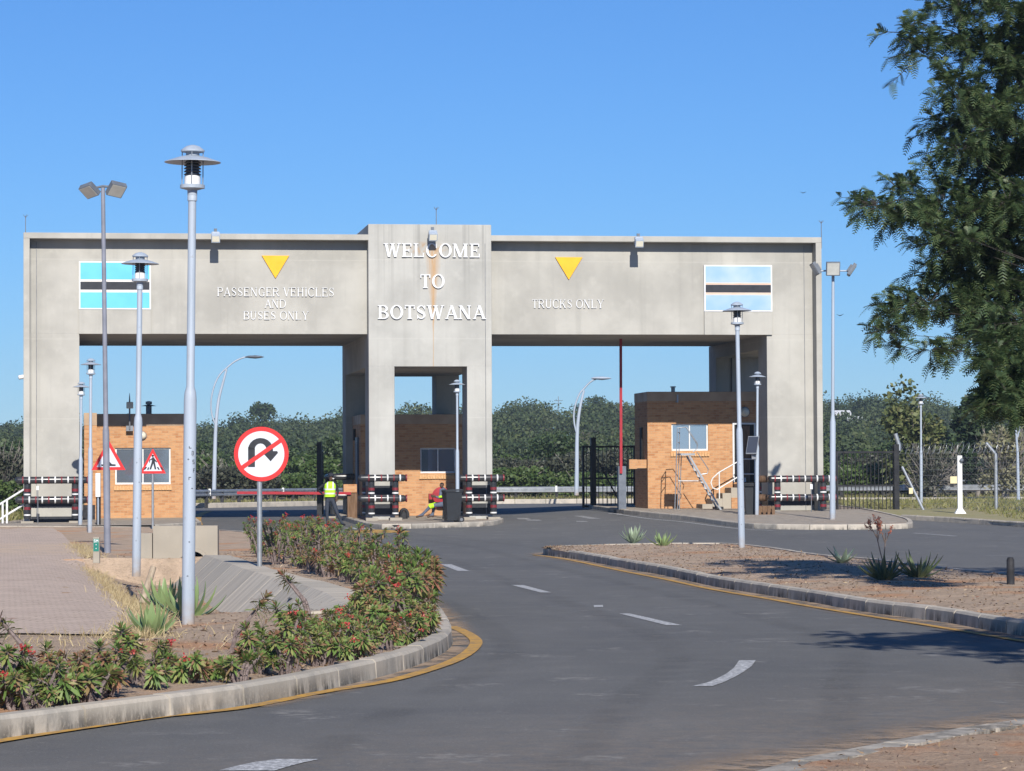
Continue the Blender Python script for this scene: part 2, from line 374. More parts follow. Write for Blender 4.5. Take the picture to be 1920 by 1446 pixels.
# asphalt, one sheet
ry = np.concatenate([[-30, 0], np.linspace(8, 80, 19), np.linspace(82, 150, 80)])
far_x = np.linspace(-40, 40, 81)
def road_far(x): return 147.5 + .0 * x - np.maximum(0, -x - 6) * 1.7 - np.maximum(0, x - 8) * 0.2
V = []; 
fr = np.linspace(0, 1, 110)
Xr = np.repeat(far_x, len(fr)); Yr = np.concatenate([-30 + (max(road_far(x), 60) + 30) * (1 - (1 - fr) ** 1.35) for x in far_x])
idx = np.arange(len(Xr)).reshape(len(far_x), len(fr))
fc = np.stack([idx[:-1, :-1], idx[1:, :-1], idx[1:, 1:], idx[:-1, 1:]], -1).reshape(-1, 4)
def resample(pts, step):
    P = [np.array(p[:2], float) for p in pts]; out = [P[0]]; carry = 0
    seg = [np.linalg.norm(P[i+1] - P[i]) for i in range(len(P)-1)]; L = sum(seg); n = max(1, round(L / step)); s = np.linspace(0, L, n + 1)
    cum = np.concatenate([[0], np.cumsum(seg)])
    return np.stack([np.interp(s, cum, [p[0] for p in P]), np.interp(s, cum, [p[1] for p in P])], 1)
def smooth_line(pts, n=6):
    P = np.array([p[:2] for p in pts], float); out = []
    Q = np.vstack([2*P[0]-P[1], P, 2*P[-1]-P[-2]])
    for i in range(1, len(Q)-2):
        for k in range(n):
            t = k / n; a, b, c, d = Q[i-1], Q[i], Q[i+1], Q[i+2]
            out.append(.5*((2*b) + (-a+c)*t + (2*a-5*b+4*c-d)*t*t + (-a+3*b-3*c+d)*t**3))
    out.append(P[-1]); return np.array(out)
def kerb(pts, width=.15, h=.15, step=1.0, side=1, base=0.0, mat=None, name="kerb", smoothit=True):
    """row of kerbstones; pts run along the road face, the stones lie to the left of it (side=1)"""
    P = resample(smooth_line(pts) if smoothit else pts, step); mb = MB()
    T = np.gradient(P, axis=0); T /= np.linalg.norm(T, axis=1)[:, None]; Nn = np.stack([-T[:, 1], T[:, 0]], 1) * side
    for i in range(len(P) - 1):
        g = .012 / max(.2, np.linalg.norm(P[i+1] - P[i])); vs = []
        dz = random.uniform(-.004, .004)
        for t in (g, 1 - g):
            p = P[i] * (1 - t) + P[i+1] * t; nn = Nn[i] * (1 - t) + Nn[i+1] * t; z = float(G(p[0], p[1])) + base
            for a, hh in ((0, -.06), (0.012, h - .025), (.035, h), (width, h), (width, -.06)):
                q = p + nn * a; vs.append((q[0], q[1], z + hh + (dz if hh > 0 else 0)))
        mb.add(vs, [(0,1,2,3,4), (9,8,7,6,5), (0,5,6,1), (1,6,7,2), (2,7,8,3), (3,8,9,4)])
    return struct(part(name, mb, mat or M['kerb']))
def ribbon(name, pts, width, mat, dz=.010, off=0.0, smoothit=True, step=.7):
    """painted line along pts"""
    P = resample(smooth_line(pts) if smoothit else pts, step)
    T = np.gradient(P, axis=0); T /= np.linalg.norm(T, axis=1)[:, None]; Nn = np.stack([-T[:, 1], T[:, 0]], 1)
    a = P + Nn * (off - width/2); b = P + Nn * (off + width/2); n = len(P)
    v = np.concatenate([a, b]); z = G(v[:, 0], v[:, 1]) + dz
    f = [(i, i+1, n+i+1, n+i) for i in range(n-1)]
    return struct(np_mesh(name, np.column_stack([v, z]), f, mat))
def paint(name, quads, mat, dz=.004):
    mb = MB()
    for q in quads:
        ps = [gnd(x, y) for x, y in q]
        mb.add([(p.x, p.y, float(G(p.x, p.y)) + dz) for p in ps], [tuple(range(len(ps)))])
    return struct(part(name, mb, mat))

# --- left verge with the concrete drain ---
LK = [(-9.2, 6.0), (-6.0, 12.8), (-3.15, 18.7), (-1.9, 21.3), (-1.45, 22.8), (-.99, 24.7), (-.69, 26.9), (-.58, 29.0), (-.66, 31.5), (-.85, 35.0), (-1.3, 41.0), (-2.2, 50.0), (-3.3, 60.0), (-4.6, 70.0), (-6.5, 80.0), (-9.2, 88.0), (-14.0, 93.0), (-30.0, 95.0)]
LKs = smooth_line(LK); xk = interp([(p[0], p[1]) for p in LKs])
xlip = interp([(-1.55, 32.0), (-1.8, 34.0), (-2.5, 39.4), (-3.94, 46.8), (-5.45, 55.7), (-5.9, 58.2)])
DY0, DY1 = 33.0, 58.0
def ditch_depth(y): return .50 * sm((y - DY0) / 9.0) * np.where(y <= DY1, 1, 0)
keep = ~np.all(Xr[fc] < xk(np.minimum(Yr, 94.9))[fc] - .6, axis=1) | np.any(Yr[fc] > 94, axis=1)
struct(np_mesh("road", np.stack([Xr, Yr, G(Xr, Yr)], 1), fc[keep], M['asphalt']))
def verge_z(X, Y):
    s = xk(Y) - X
    z = .125 - .05 * sm((s - 1.0) / 3.0) + .015 * np.sin(X * 3.1 + Y * 1.3) * np.sin(Y * 2.3)
    z = z * 1.0
    dep = ditch_depth(Y); q = xlip(Y) - X          # distance left of the lip
    prof = np.where(q <= 0, 0, np.where(q < .55, q / .55, np.where(q < 1.0, 1.0, 1 - sm((q - 1.0) / 2.3))))
    return z - dep * prof + G(X, Y) * 1.0
vy = np.unique(np.concatenate([np.arange(8, 94.6, .25), [DY0, DY1, DY1 + .02]]))
vs_ = np.concatenate([[.10], np.arange(.2, 9.0, .11), [10, 12, 15, 20, 30, 45]])
struct(grid_strip("verge", vy, lambda y: xk(y) - vs_[::-1], verge_z, M['soil_litter']))
kerb(LK, side=1)
# drain wall: sloping concrete slab panels, with a flat lip
ys = np.arange(DY0 + .3, DY1 - .2, 2.2); mb = MB()
for a, b in zip(ys[:-1], ys[1:]):
    vs = []
    for y in (a + .02, b - .02):
        x0 = float(xlip(y)); x1 = x0 + .42; zt = float(verge_z(np.array(x1), np.array(y))) + .035; zb = zt - .02 - float(ditch_depth(y)) - .09
        vs += [(x1, y, zt), (x0 - .05, y, zt + .01), (x0 - .66, y, zb + .05), (x0 - .66, y, zb - .15), (x0, y, zt - .16), (x1, y, zt - .16)]
    mb.add(vs, [(0,1,7,6), (1,2,8,7), (2,3,9,8), (3,4,10,9), (4,5,11,10), (5,0,6,11), (0,5,4,3,2,1), (6,7,8,9,10,11)])
def drainmat():
    t = NT("drain_concrete"); o = t.pos(); isl = t.island(); x = t.xyz(o)
    c = t.ramp(isl, [(0, (.52, .465, .38)), (.5, (.44, .40, .335)), (1, (.56, .50, .41))])
    st = t.noise(t.map(o, (.4, 5.5, .4)), 1.0, 5, .7)
    c = t.mix(t.math('MULTIPLY', t.rr(st, .42, .66), .5), c, (.25, .225, .19))
    c = t.mix(t.math('MULTIPLY', t.rr(t.noise(o, 7, 5, .7), .5, .7), .4), c, (.5, .44, .35))
    t.bs(Base_Color=c, Roughness=.92, Specular_IOR_Level=.15); t.bump(t.noise(o, 30, 4), .5, .01); return t.m
M['drain'] = drainmat()
tag(part("drain_wall", mb, M['drain']), "sloping stained concrete side of the open drain beside the thorny hedge", "drain wall")
# paved apron
xp = interp([(-3.75, 29.6), (-4.0, 32.4), (-4.7, 37.2), (-6.36, 47.4), (-9.0, 63.0), (-12.6, 85.0), (-14.0, 92.5)])
def pav_cols(y):
    x1 = float(xp(y)); x0 = -60.0; return np.concatenate([[x0, -40, -25], np.linspace(min(-16.5, x1 - 2), x1, 24)])
py_ = np.concatenate([np.arange(29.6, 92.6, .9)])
struct(grid_strip("paving", py_, pav_cols, lambda X, Y: verge_z(X, Y) + .018, M['paver']))
# --- right island ---
RF = [(.70, 61.3), (1.27, 58.0), (2.04, 51.6), (2.44, 48.5), (2.88, 43.8), (3.37, 40.5), (3.76, 38.0), (4.13, 35.2), (4.62, 33.0), (5.03, 30.0), (5.9, 28.2), (8.0, 27.0), (12.0, 26.3), (18.0, 26.0)]
RB = [(.70, 61.3), (.62, 62.6), (.95, 63.8), (2.1, 65.1), (4.46, 65.6), (5.2, 62.0), (5.7, 55.3), (6.27, 52.8), (6.73, 48.2), (7.35, 44.6), (8.3, 41.0), (10.2, 38.0), (13.0, 36.0), (18.0, 35.0)]
kerb(RF, side=1); kerb(RB, side=-1)
fs, bs = smooth_line(RF), smooth_line(RB)
nn_ = 90; A = resample(fs[1:], .45)[:]; B = resample(bs[2:], .5)
A = np.stack([np.interp(np.linspace(0, 1, nn_), np.linspace(0, 1, len(A)), A[:, k]) for k in (0, 1)], 1)
B = np.stack([np.interp(np.linspace(0, 1, nn_), np.linspace(0, 1, len(B)), B[:, k]) for k in (0, 1)], 1)
tt = np.linspace(0.02, .98, 26); P = A[:, None, :] * (1 - tt[None, :, None]) + B[:, None, :] * tt[None, :, None]
Zi = .125 + .05 * np.sin(np.pi * tt)[None, :] + .012 * np.sin(P[..., 0] * 4) * np.sin(P[..., 1] * 3)
idx = np.arange(nn_ * 26).reshape(nn_, 26)
fc = np.stack([idx[:-1, :-1], idx[1:, :-1], idx[1:, 1:], idx[:-1, 1:]], -1).reshape(-1, 4)
IA_, IB_ = A.copy(), B.copy()
isl = struct(np_mesh("traffic_island", np.concatenate([P, Zi[..., None]], -1).reshape(-1, 3), fc, M['soil_litter'])); isl.data.shade_smooth()
# --- near right verge with a flush edging ---
NK = [(.15, 13.2), (1.38, 16.4), (2.26, 17.9), (2.99, 19.1), (3.27, 19.45), (4.4, 20.7), (5.8, 22.2), (8.0, 23.1), (12, 23.5), (18, 23.4)]
kerb(NK, width=.24, h=.05, side=-1, step=1.2)
nks = smooth_line(NK); nk = resample(nks, .25)
T = np.gradient(nk, axis=0); T /= np.linalg.norm(T, axis=1)[:, None]; Nn = np.stack([T[:, 1], -T[:, 0]], 1)
Nn_near = Nn.copy(); off = np.concatenate([np.linspace(.2, 3, 15), [4.5, 7, 11]]); P = nk[:, None, :] + Nn[:, None, :] * off[None, :, None]
Zv = .05 + .02 * np.sin(P[..., 0] * 5) * np.sin(P[..., 1] * 4.3) - .01
idx = np.arange(P.shape[0] * P.shape[1]).reshape(P.shape[:2])
fc = np.stack([idx[:-1, :-1], idx[:-1, 1:], idx[1:, 1:], idx[1:, :-1]], -1).reshape(-1, 4)
o = struct(np_mesh("near_verge", np.concatenate([P, Zv[..., None]], -1).reshape(-1, 3), fc, M['soil'])); o.data.shade_smooth()
# --- gate islands ---
def slab_island(name, pts, h=.15, mat=None, face=None):
    P = resample(np.vstack([pts, pts[:1]]), .9)[:-1]; n = len(P); mb = MB()
    c = P.mean(0); vs = []; dd = np.linalg.norm(P - c, axis=1)[:, None]; P = c + (P - c) * (1 - .14 / dd)
    inner = []
    for p in P: vs.append((p[0], p[1], float(G(*p)) + h - .03))
    vs.append((c[0], c[1], float(G(*c)) + h - .03))
    mb.add(vs, [(i, (i+1) % n, n) for i in range(n)])
    return struct(part(name, mb, mat or M['paveconc']))
M['paveconc'] = soilmat("gate_pavement", .4, (.46, .40, .33), (.42, .32, .24))
YAW = math.atan(817.0 / FPX)                 # the gateway faces a little to the right of the camera
O0 = at(808.5, 985, 100.0); O0 = Vector((O0.x, O0.y, 0.0))
cu, su = math.cos(YAW), math.sin(YAW)
def W(u, v): return np.array([O0.x + u*cu - v*su, O0.y + u*su + v*cu])
CI = [gnd(686, 989)[:2], gnd(717, 992)[:2], gnd(770, 991.5)[:2], gnd(826, 989.5)[:2], gnd(890, 988)[:2], gnd(928, 985)[:2], gnd(946, 979)[:2], W(2.3, 1), W(2.35, 5), W(2.3, 11.5), W(0, 12.6), W(-2.2, 11.5), W(-2.5, 4), W(-2.55, -2.0)]
CI = smooth_line(np.array([list(p) for p in CI] + [list(CI[0])]), 4)[:-1]
kerb(np.vstack([CI, CI[:1]]), side=1, smoothit=False, step=1.1); slab_island("gate_pavement", CI)
RI = [W(7.15, 12.2), W(7.0, 6.5), gnd(1172, 964)[:2], gnd(1230, 970)[:2], gnd(1288, 976)[:2], gnd(1385, 989)[:2], gnd(1450, 992.5)[:2], gnd(1539, 993.5)[:2], gnd(1640, 993)[:2], gnd(1700, 992)[:2], gnd(1712, 986)[:2], gnd(1690, 976)[:2], W(15.2, 4.0), W(15, 12)]
RI = smooth_line(np.array([list(p) for p in RI] + [list(RI[0])]), 4)[:-1]
kerb(np.vstack([RI, RI[:1]]), side=1, smoothit=False, step=1.1); slab_island("gate_pavement", RI)
# left gate pavement under the left booth joins the verge
LI = np.array([W(-7.55, -1.5), W(-7.5, 5), W(-7.6, 12), W(-18, 12), W(-18, -3.5), W(-9.0, -4.6)])
kerb(np.vstack([LI[[5, 0, 1, 2]]]), side=1, smoothit=False); slab_island("gate_pavement", LI, .16)
# right hand road edge, with grass behind
RE = [W(14.6, 8), gnd(1688, 974)[:2], gnd(1760, 978)[:2], gnd(1840, 983)[:2], gnd(1920, 989)[:2], gnd(2050, 998)[:2], gnd(2300, 1015)[:2]]
RE = np.array([list(p) for p in RE]); kerb(RE[1:], side=1)
# far side of the road beyond the gate
FK = [(x, float(road_far(x)) - .2) for x in np.linspace(-38, 40, 60)]
kerb(FK[::-1], side=-1, h=.22, width=.9, smoothit=False, step=1.5)
# --- painted lines ---
ribbon("yellow_line", [gnd(x, y)[:2] for x, y in ((-60, 1404), (0, 1391.5), (130, 1371), (215, 1358.5), (300, 1346), (450, 1330), (597, 1301), (732, 1278), (827, 1250), (868, 1232), (888, 1216), (893, 1204), (884, 1194), (866, 1184), (846, 1176))], .12, M['roadyellow'], step=.35)
ribbon("yellow_line", [gnd(1000, 1041)[:2], gnd(1040, 1046)[:2], gnd(1085, 1054)[:2], gnd(1170, 1072)[:2], gnd(1247, 1087)[:2], gnd(1335, 1106)[:2], gnd(1435, 1123)[:2], gnd(1524, 1139)[:2], gnd(1640, 1158)[:2], gnd(1760, 1177)[:2], gnd(1925, 1205)[:2]], .10, M['roadyellow'])
paint("road_dash", [[(826,1058.5),(846,1058.5),(880,1071),(858,1071)], [(959,1097.5),(981,1097.5),(1034,1111.5),(1014,1111.5)], [(1161,1151),(1181,1151),(1279,1173),(1250,1173)],
    [(1386,1239),(1417,1239),(1409,1250),(1395,1260),(1378,1270),(1357,1280),(1335,1287.5),(1298,1287.5),(1325,1281),(1345,1273),(1362,1264),(1376,1253)],
    [(410,1446),(440,1438),(478,1430),(520,1424.5),(598,1424.5),(560,1433),(535,1440),(515,1446)]], M['roadwhite'])
paint("road_patch", [[(1113,1135.5),(1130,1135),(1131,1139),(1114,1139.5)], [(797,1050),(807,1050),(808,1053),(798,1053)]], M['roadwhite'], .005)
paint("worn_marking", [[(968,971.5),(990,971.5),(996,974),(972,974)], [(985,974.5),(1010,974.5),(1016,976.5),(990,976.5)], [(1075,967.5),(1092,967.5),(1128,973),(1105,973)], [(1140,962.5),(1165,963.5),(1168,965),(1142,964)],
     [(1079,977),(1100,977.5),(1103,979),(1082,978.6)], [(1709,1000),(1717,999.6),(1796,1005.2),(1788,1006)], [(470,962),(500,957.5),(506,958.5),(478,963)]], M['roadfaint'])
ribbon("edge_line", [gnd(1150, 964)[:2], gnd(1215, 973)[:2], gnd(1288, 980)[:2], gnd(1385, 992)[:2], gnd(1450, 995.5)[:2]], .12, M['roadwhite'], off=.0)
paint("stop_line", [[(650,996),(700,993),(770,996),(760,999),(660,1000)]], M['roadyellow']); paint("stop_line", [[(640,990.5),(672,989.5),(705,992),(690,994)]], M['roadwhite'])
ribbon("yellow_line", [gnd(372, 985)[:2], gnd(369, 975)[:2], gnd(374, 966)[:2], gnd(392, 959)[:2]], .3, M['roadyellow'])

# sand gathered along the kerbs, and tyre marks
def maskmat(name, col, lo, hi, sc, amt, edge, stretch=(1, 1, 1)):
    t = NT(name); o = t.pos(); u = t.n("ShaderNodeUVMap"); a = t.n("ShaderNodeAttribute"); a.attribute_name = "across"
    m_ = t.math('MULTIPLY', t.rr(t.noise(t.map(o, stretch), sc, 6, .72), lo, hi), t.rr(a.outputs["Fac"], 1.0, edge)); m_ = t.math('MULTIPLY', m_, amt)
    t.bs(Base_Color=t.mix(t.noise(o, 30, 3), tuple(k * .75 for k in col), col), Roughness=.95, Specular_IOR_Level=.1)
    tr = t.n("ShaderNodeBsdfTransparent"); mx = t.n("ShaderNodeMixShader"); t.set(mx.inputs[0], m_); t.t.links.new(tr.outputs[0], mx.inputs[1]); t.t.links.new(t.b.outputs[0], mx.inputs[2]); t.t.links.new(mx.outputs[0], t.out.inputs[0]); return t.m
def dust(name, pts, width, mat, off, dz=.006, two=False):
    P = resample(smooth_line(pts), .5); T = np.gradient(P, axis=0); T /= np.linalg.norm(T, axis=1)[:, None]; Nn = np.stack([-T[:, 1], T[:, 0]], 1); k = 6; vs = []; ac = []
    for j in range(k):
        f_ = j / (k - 1); vs.append(P + Nn * (off + width * (f_ - (.5 if two else 0)))); ac.append(np.full(len(P), abs(2*f_ - 1) if two else f_))
    V_ = np.concatenate(vs); n = len(P); f = [(j*n+i, j*n+i+1, (j+1)*n+i+1, (j+1)*n+i) for j in range(k-1) for i in range(n-1)]
    o = struct(np_mesh(name, np.column_stack([V_, G(V_[:, 0], V_[:, 1]) + dz]), f, mat)); at_ = o.data.attributes.new("across", 'FLOAT', 'POINT'); at_.data.foreach_set("value", np.concatenate(ac).astype(np.float32)); return o
M['dust'] = maskmat("road_dust", (.46, .34, .24), .36, .58, 2.6, .9, .15); M['tyre'] = maskmat("tyre_mark", (.06, .06, .062), .32, .62, .9, .085, .35)
dust("kerb_dust", RF, -.55, M['dust'], 0); dust("kerb_dust", LK[3:11], -.32, M['dust'], 0); dust("kerb_dust", NK, .8, M['dust'], .0, .0062); dust("kerb_dust", RB[1:], .5, M['dust'], 0)
mid = [(1.2, 10.5), (1.0, 16.0), (1.55, 22.0), (2.2, 27.5), (1.9, 34.0), (.9, 44.0), (-.2, 55.0), (-1.8, 70.0), (-4.5, 84.0), (-6.0, 97.0)]
for q in (-2.25, -.75, .85, 2.3): dust("tyre_mark", [(x + q * (1 if y < 50 else .85), y + (.4 if q > 0 else -.3)) for x, y in mid], .42, M['tyre'], 0, .002, True)
# ------------------------------------------------------------ the gateway
def gp(px, py, v):                          # pixel on the gateway plane at depth v -> (u, z)
    r = ray(px, py); a, b = -su, cu         # depth direction
    t = (v + (O0.x * a + O0.y * b)) / (r.x * a + r.y * b); p = Vector((0, 0, EYE)) + r * t
    return ((p.x - O0.x) * cu + (p.y - O0.y) * su, p.z)
def gthing(name, label, cat, u, v, z=None, group=None, rot=0.0):
    x, y = W(u, v); return thing(name, label, cat, (x, y, float(G(x, y)) if z is None else z), YAW + rot, group)
gate = thing("border_gateway", "massive grey concrete gateway spanning the road with welcome lettering, flags and yellow triangles", "gateway", (O0.x, O0.y, 0), YAW)
TOP, HB, SOF, LIN, TT = 9.575, 9.385, 6.315, 5.23, 9.92
mb = MB(); mb.box(-2.04, 2.04, 0, 10, LIN, TT)
for u0, u1 in ((-2.04, -1.19), (1.21, 2.04)):
    for v0, v1 in ((0, 1.3), (8.7, 10)): mb.box(u0, u1, v0, v1, -.3, LIN + .01)
part("tower", mb, M['tower'], gate, bevel=.018)
for s in (-1, 1):
    def sb(m, a, b, *r): m.box(min(s*a, s*b), max(s*a, s*b), *r)
    mb = MB(); sb(mb, 2.03, 13.03, .5, 9.5, SOF, HB + .01); part("beam", mb, M['concrete'], gate, bevel=.015)
    mb = MB(); sb(mb, 2.03, 13.23, .0, 10, HB, TOP); part("parapet_ledge", mb, M['concrete'], gate, bevel=.015)
    mb = MB()
    for v0, v1 in ((.5, 1.8), (8.7, 9.98)): sb(mb, 11.44, 13.04, v0, v1, -.3, SOF + .01)
    sb(mb, 11.44, 13.04, 1.75, 8.75, 5.86, SOF + .01); part("pillar", mb, M['concrete'], gate, bevel=.015)
    mb = MB(); sb(mb, 13.03, 13.23, 0, 1.8, -.3, HB); sb(mb, 13.03, 13.23, 8.7, 10, -.3, HB); sb(mb, 13.03, 13.23, 1.8, 8.7, 5.86, HB); part("end_fin", mb, M['concrete'], gate, bevel=.012)
# flag panels, set on slightly proud slabs
def flag(px0, px1, pyt, pyb, c_blue, c_stripe, label):
    u0, zt = gp(px0, pyt, .42); u1, zb = gp(px1, pyb, .42); zt2 = gp(px1, pyt, .42)[1]; zt = (zt + zt2) / 2
    mb = MB(); mb.box(u0, u1, .42, .51, SOF - .004, zb); part("flag_slab", mb, M['concrete'], gate, bevel=.01)
    m = MB(); m.box(u0, u1, .40, .50, zb, zt); fr = part("flag_panel", m, M['letter'], gate, label=label)
    h = zt - zb; a, b = u0 + .045, u1 - .045
    for n, z0, z1, mt in (("blue_field", .03, .355, c_blue), ("blue_field", .625, .975, c_blue), ("pale_stripe", .365, .405, c_stripe), ("black_stripe", .41, .575, M['signblack']), ("pale_stripe", .58, .615, c_stripe)):
        m = MB(); m.box(a, b, .395, .402, zb + h*z0, zb + h*z1); part(n, m, mt, fr)
M['flagblue'] = pm("flag_blue", (.14, .53, .82), (.12, .48, .77), 1.5, .5)
t = NT("faded_flag_blue"); M['flagfade'] = (t.bs(Base_Color=t.mix(t.rr(t.noise(t.obj, .7, 3), .35, .65), (.27, .43, .63), (.41, .52, .65)), Roughness=.5), t.m)[1]
M['stripe'] = pm("flag_white", (.80, .78, .75), (.76, .68, .60), 2); M['stripefade'] = pm("faded_flag_stripe", (.72, .50, .38), (.68, .44, .32), 2)
flag(148, 283, 490.5, 580.5, M['flagblue'], M['stripe'], "bright blue, white and black flag panel")
flag(1320, 1448, 497.5, 584.5, M['flagfade'], M['stripefade'], "faded pale blue and black flag panel")
# yellow triangles
for (a, b, c, d) in ((491, 542, 479.5, 522), (1041, 1092, 482.5, 524.5)):
    u0, z0 = gp(a, c, .47); u1, z1 = gp(b, c, .47); uc, zc = gp((a+b)/2, d, .47)
    m = MB(); m.prism([(u0, (z0+z1)/2), (uc, zc), (u1, (z0+z1)/2)], .45, .51); part("down_triangle", m, M['yellow'], gate)
# serif lettering
def rect(x0, y0, x1, y1): return [((x0, y0), (x1, y0)), ((x0, y1), (x1, y1))]
def line(x0, y0, x1, y1, w):                # slanted stroke, horizontal ends, horizontal width w
    return [((x0-w/2, y0), (x0+w/2, y0)), ((x1-w/2, y1), (x1+w/2, y1))]
def arc(cx, cy, ro, rya, ri, ryi, a0, a1, n=14):
    out = []
    for i in range(n+1):
        a = R(a0 + (a1-a0)*i/n); out.append(((cx+ri*math.cos(a), cy+ryi*math.sin(a)), (cx+ro*math.cos(a), cy+rya*math.sin(a))))
    return out
def spline_stroke(pts, ws, n=5):
    P = smooth_line(np.array(pts), n); Wd = np.interp(np.linspace(0, 1, len(P)), np.linspace(0, 1, len(ws)), ws)
    T = np.gradient(P, axis=0); T /= np.linalg.norm(T, axis=1)[:, None]; Nn = np.stack([-T[:, 1], T[:, 0]], 1)
    return [(tuple(p - q*w_/2), tuple(p + q*w_/2)) for p, q, w_ in zip(P, Nn, Wd)]
def glyph(ch, s, t):
    e = .075 if s > .18 else .085            # serif overhang
    def stem(x, y0=0, y1=1, top=True, bot=True, w=None):
        w_ = w or s; r = [rect(x, y0, x+w_, y1)]
        if bot: r.append(rect(x-e, y0, x+w_+e, y0+t*.8))
        if top: r.append(rect(x-e, y1-t*.8, x+w_+e, y1))
        return r
    def foot(x, w_): return rect(x-w_/2-e, 0, x+w_/2+e, t*.8)
    def head(x, w_): return rect(x-w_/2-e, 1-t*.8, x+w_/2+e, 1)
    if ch == 'A': return [line(.12, 0, .46, 1, t*1.3), line(.80, 0, .46, 1, s*1.1), rect(.24, .3, .70, .3+t), foot(.12, t*1.2), foot(.80, s)], .92
    if ch == 'B': return stem(.09) + [arc(.42, .745, .31, .255, .31-s*.95, .255-t, -90, 90), rect(.2, 1-t, .43, 1), rect(.2, .49-t*.1, .46, .49+t*.9), arc(.45, .265, .33, .265, .33-s, .265-t, -90, 90), rect(.2, 0, .46, t)], .82
    if ch in 'CG':
        g = [arc(.48, .5, .44, .52, .44-s, .52-t, 40, 322, 22), rect(.74, .66, .74+t, .98)]
        if ch == 'G': g += [rect(.66, .02, .66+s, .42), rect(.56, .42-t, .66+s+.09, .42)]
        return g, .92
    if ch == 'D': return stem(.09) + [arc(.40, .5, .46, .5, .46-s, .5-t, -90, 90, 18), rect(.2, 1-t, .41, 1), rect(.2, 0, .41, t)], .94
    if ch in 'EFL':
        g = stem(.09)
        if ch != 'L': g += [rect(.2, 1-t, .70, 1), rect(.70-t, .76, .70, 1), rect(.2, .5-t/2, .55, .5+t/2), rect(.55-t*.8, .38, .55, .62)]
        if ch != 'F': g += [rect(.2, 0, .74, t), rect(.74-t, 0, .74, .27)]
        return g, .82
    if ch == 'H': return stem(.09) + stem(.66) + [rect(.2, .5-t/2, .7, .5+t/2)], .92 + s*.35
    if ch == 'I': return stem(.09), .22 + s
    if ch == 'K': return stem(.09) + [line(.25, .42, .70, .98, t*1.4), line(.74, .02, .40, .58, s*1.2), foot(.75, s), head(.68, t*1.3)], .94
    if ch == 'M': return stem(.08, w=t*1.2) + stem(.86) + [line(.56, .0, .17, .98, s*1.15), line(.54, .0, .92, .98, t*1.3), foot(.12, t)], 1.14 + s*.3
    if ch == 'N': return stem(.10, w=t*1.2) + stem(.72, w=t*1.2, bot=False) + [line(.76, 0, .14, 1, s*1.25)], .98
    if ch == 'O': return [arc(.49, .5, .46, .52, .46-s, .52-t, 0, 360, 30)], .98
    if ch == 'P' or ch == 'R':
        g = stem(.09) + [arc(.42, .73, .32, .27, .32-s*.95, .27-t, -90, 90), rect(.2, 1-t, .43, 1), rect(.2, .46, .43, .46+t)]
        if ch == 'R': g += [line(.76, 0, .44, .48, s*1.15), foot(.80, s*.8)]
        return g, (.78 if ch == 'P' else .90)
    if ch == 'S': return [spline_stroke([(.60, .80), (.47, .945), (.30, .95), (.15, .80), (.19, .63), (.37, .52), (.55, .40), (.60, .22), (.47, .06), (.28, .05), (.11, .21)], [t, t*.8, t, s*.8, s, s*1.15, s, s*.8, t, t*.8, t], 5), rect(.60, .70, .60+t*.8, .98), rect(.09, .02, .09+t*.8, .30)], .76
    if ch == 'T': return [rect(.40-s/2, 0, .40+s/2, 1), rect(.40-s/2-e, 0, .40+s/2+e, t*.8), rect(.04, 1-t, .76, 1), rect(.04, .74, .04+t, 1), rect(.76-t, .74, .76, 1)], .80
    if ch == 'U': return [rect(.12, .3, .12+s, 1), head(.12+s/2, s), rect(.70, .3, .70+s*.7, 1), head(.70+s*.35, s*.7), arc(.41+s*.35, .32, .29+s*.35, .34, .29+s*.35-s*.85, .34-t*1.5, 180, 360)], .94
    if ch == 'V': return [line(.45, 0, .13, 1, s*1.15), line(.46, 0, .77, 1, t*1.3), head(.13, s), head(.77, t)], .90
    if ch == 'W': return [line(.36, 0, .13, 1, s*1.1), line(.37, 0, .62, 1, t*1.3), line(.82, 0, .60, 1, s*1.1), line(.84, 0, 1.10, 1, t*1.3), head(.13, s), head(.60, s), head(1.10, t)], 1.24
    if ch == 'Y': return [rect(.42-s/2, 0, .42+s/2, .45), rect(.42-s/2-e, 0, .42+s/2+e, t*.8), line(.42, .43, .13, 1, s*1.05), line(.44, .43, .76, 1, t*1.3), head(.13, s), head(.76, t)], .88
    return [], .36
def lettering(parent, text, px0, px1, pyt, pyb, v, bold, label):
    s, t = (.175, .07) if bold else (.10, .045)
    u0, zb0 = gp(px0, pyb, v); u1, zb1 = gp(px1, pyb, v); zt = gp((px0+px1)/2, pyt, v)[1]; zb = (zb0 + zb1) / 2
    H = zt - zb; sp = .05; tot = sum(glyph(c, s, t)[1] + sp for c in text) - sp
    k = (u1 - u0) / tot; x = u0; mb = MB(); q = 0
    for c in text:
        g, wd = glyph(c, s, t)
        for st in g:
            q = (q + 1) % 13
            mb.strip([((x + a[0]*k, zb + a[1]*H), (x + b[0]*k, zb + b[1]*H)) for a, b in st], v - (.05 if bold else .03) - .0018*q, v + .01)
        x += (wd + sp) * k
    part("lettering", mb, M['letter'], parent, label=label)
for tx, a, b, c, d in (("WELCOME", 720, 901, 457, 482.5), ("TO", 787, 834, 515, 540.5), ("BOTSWANA", 708, 910, 573, 598.5)):
    lettering(gate, tx, a, b, c, d, 0.0, True, "bold white raised letters reading %s on the tower" % tx)
for tx, a, b, c, d in (("PASSENGER VEHICLES", 407, 627, 539.5, 556), ("AND", 496, 537, 562, 577.5), ("BUSES ONLY", 456, 579, 584, 599.5), ("TRUCKS ONLY", 997, 1132, 562, 578)):
    lettering(gate, tx, a, b, c, d, 0.5, False, "thin white raised letters reading %s on the beam" % tx)
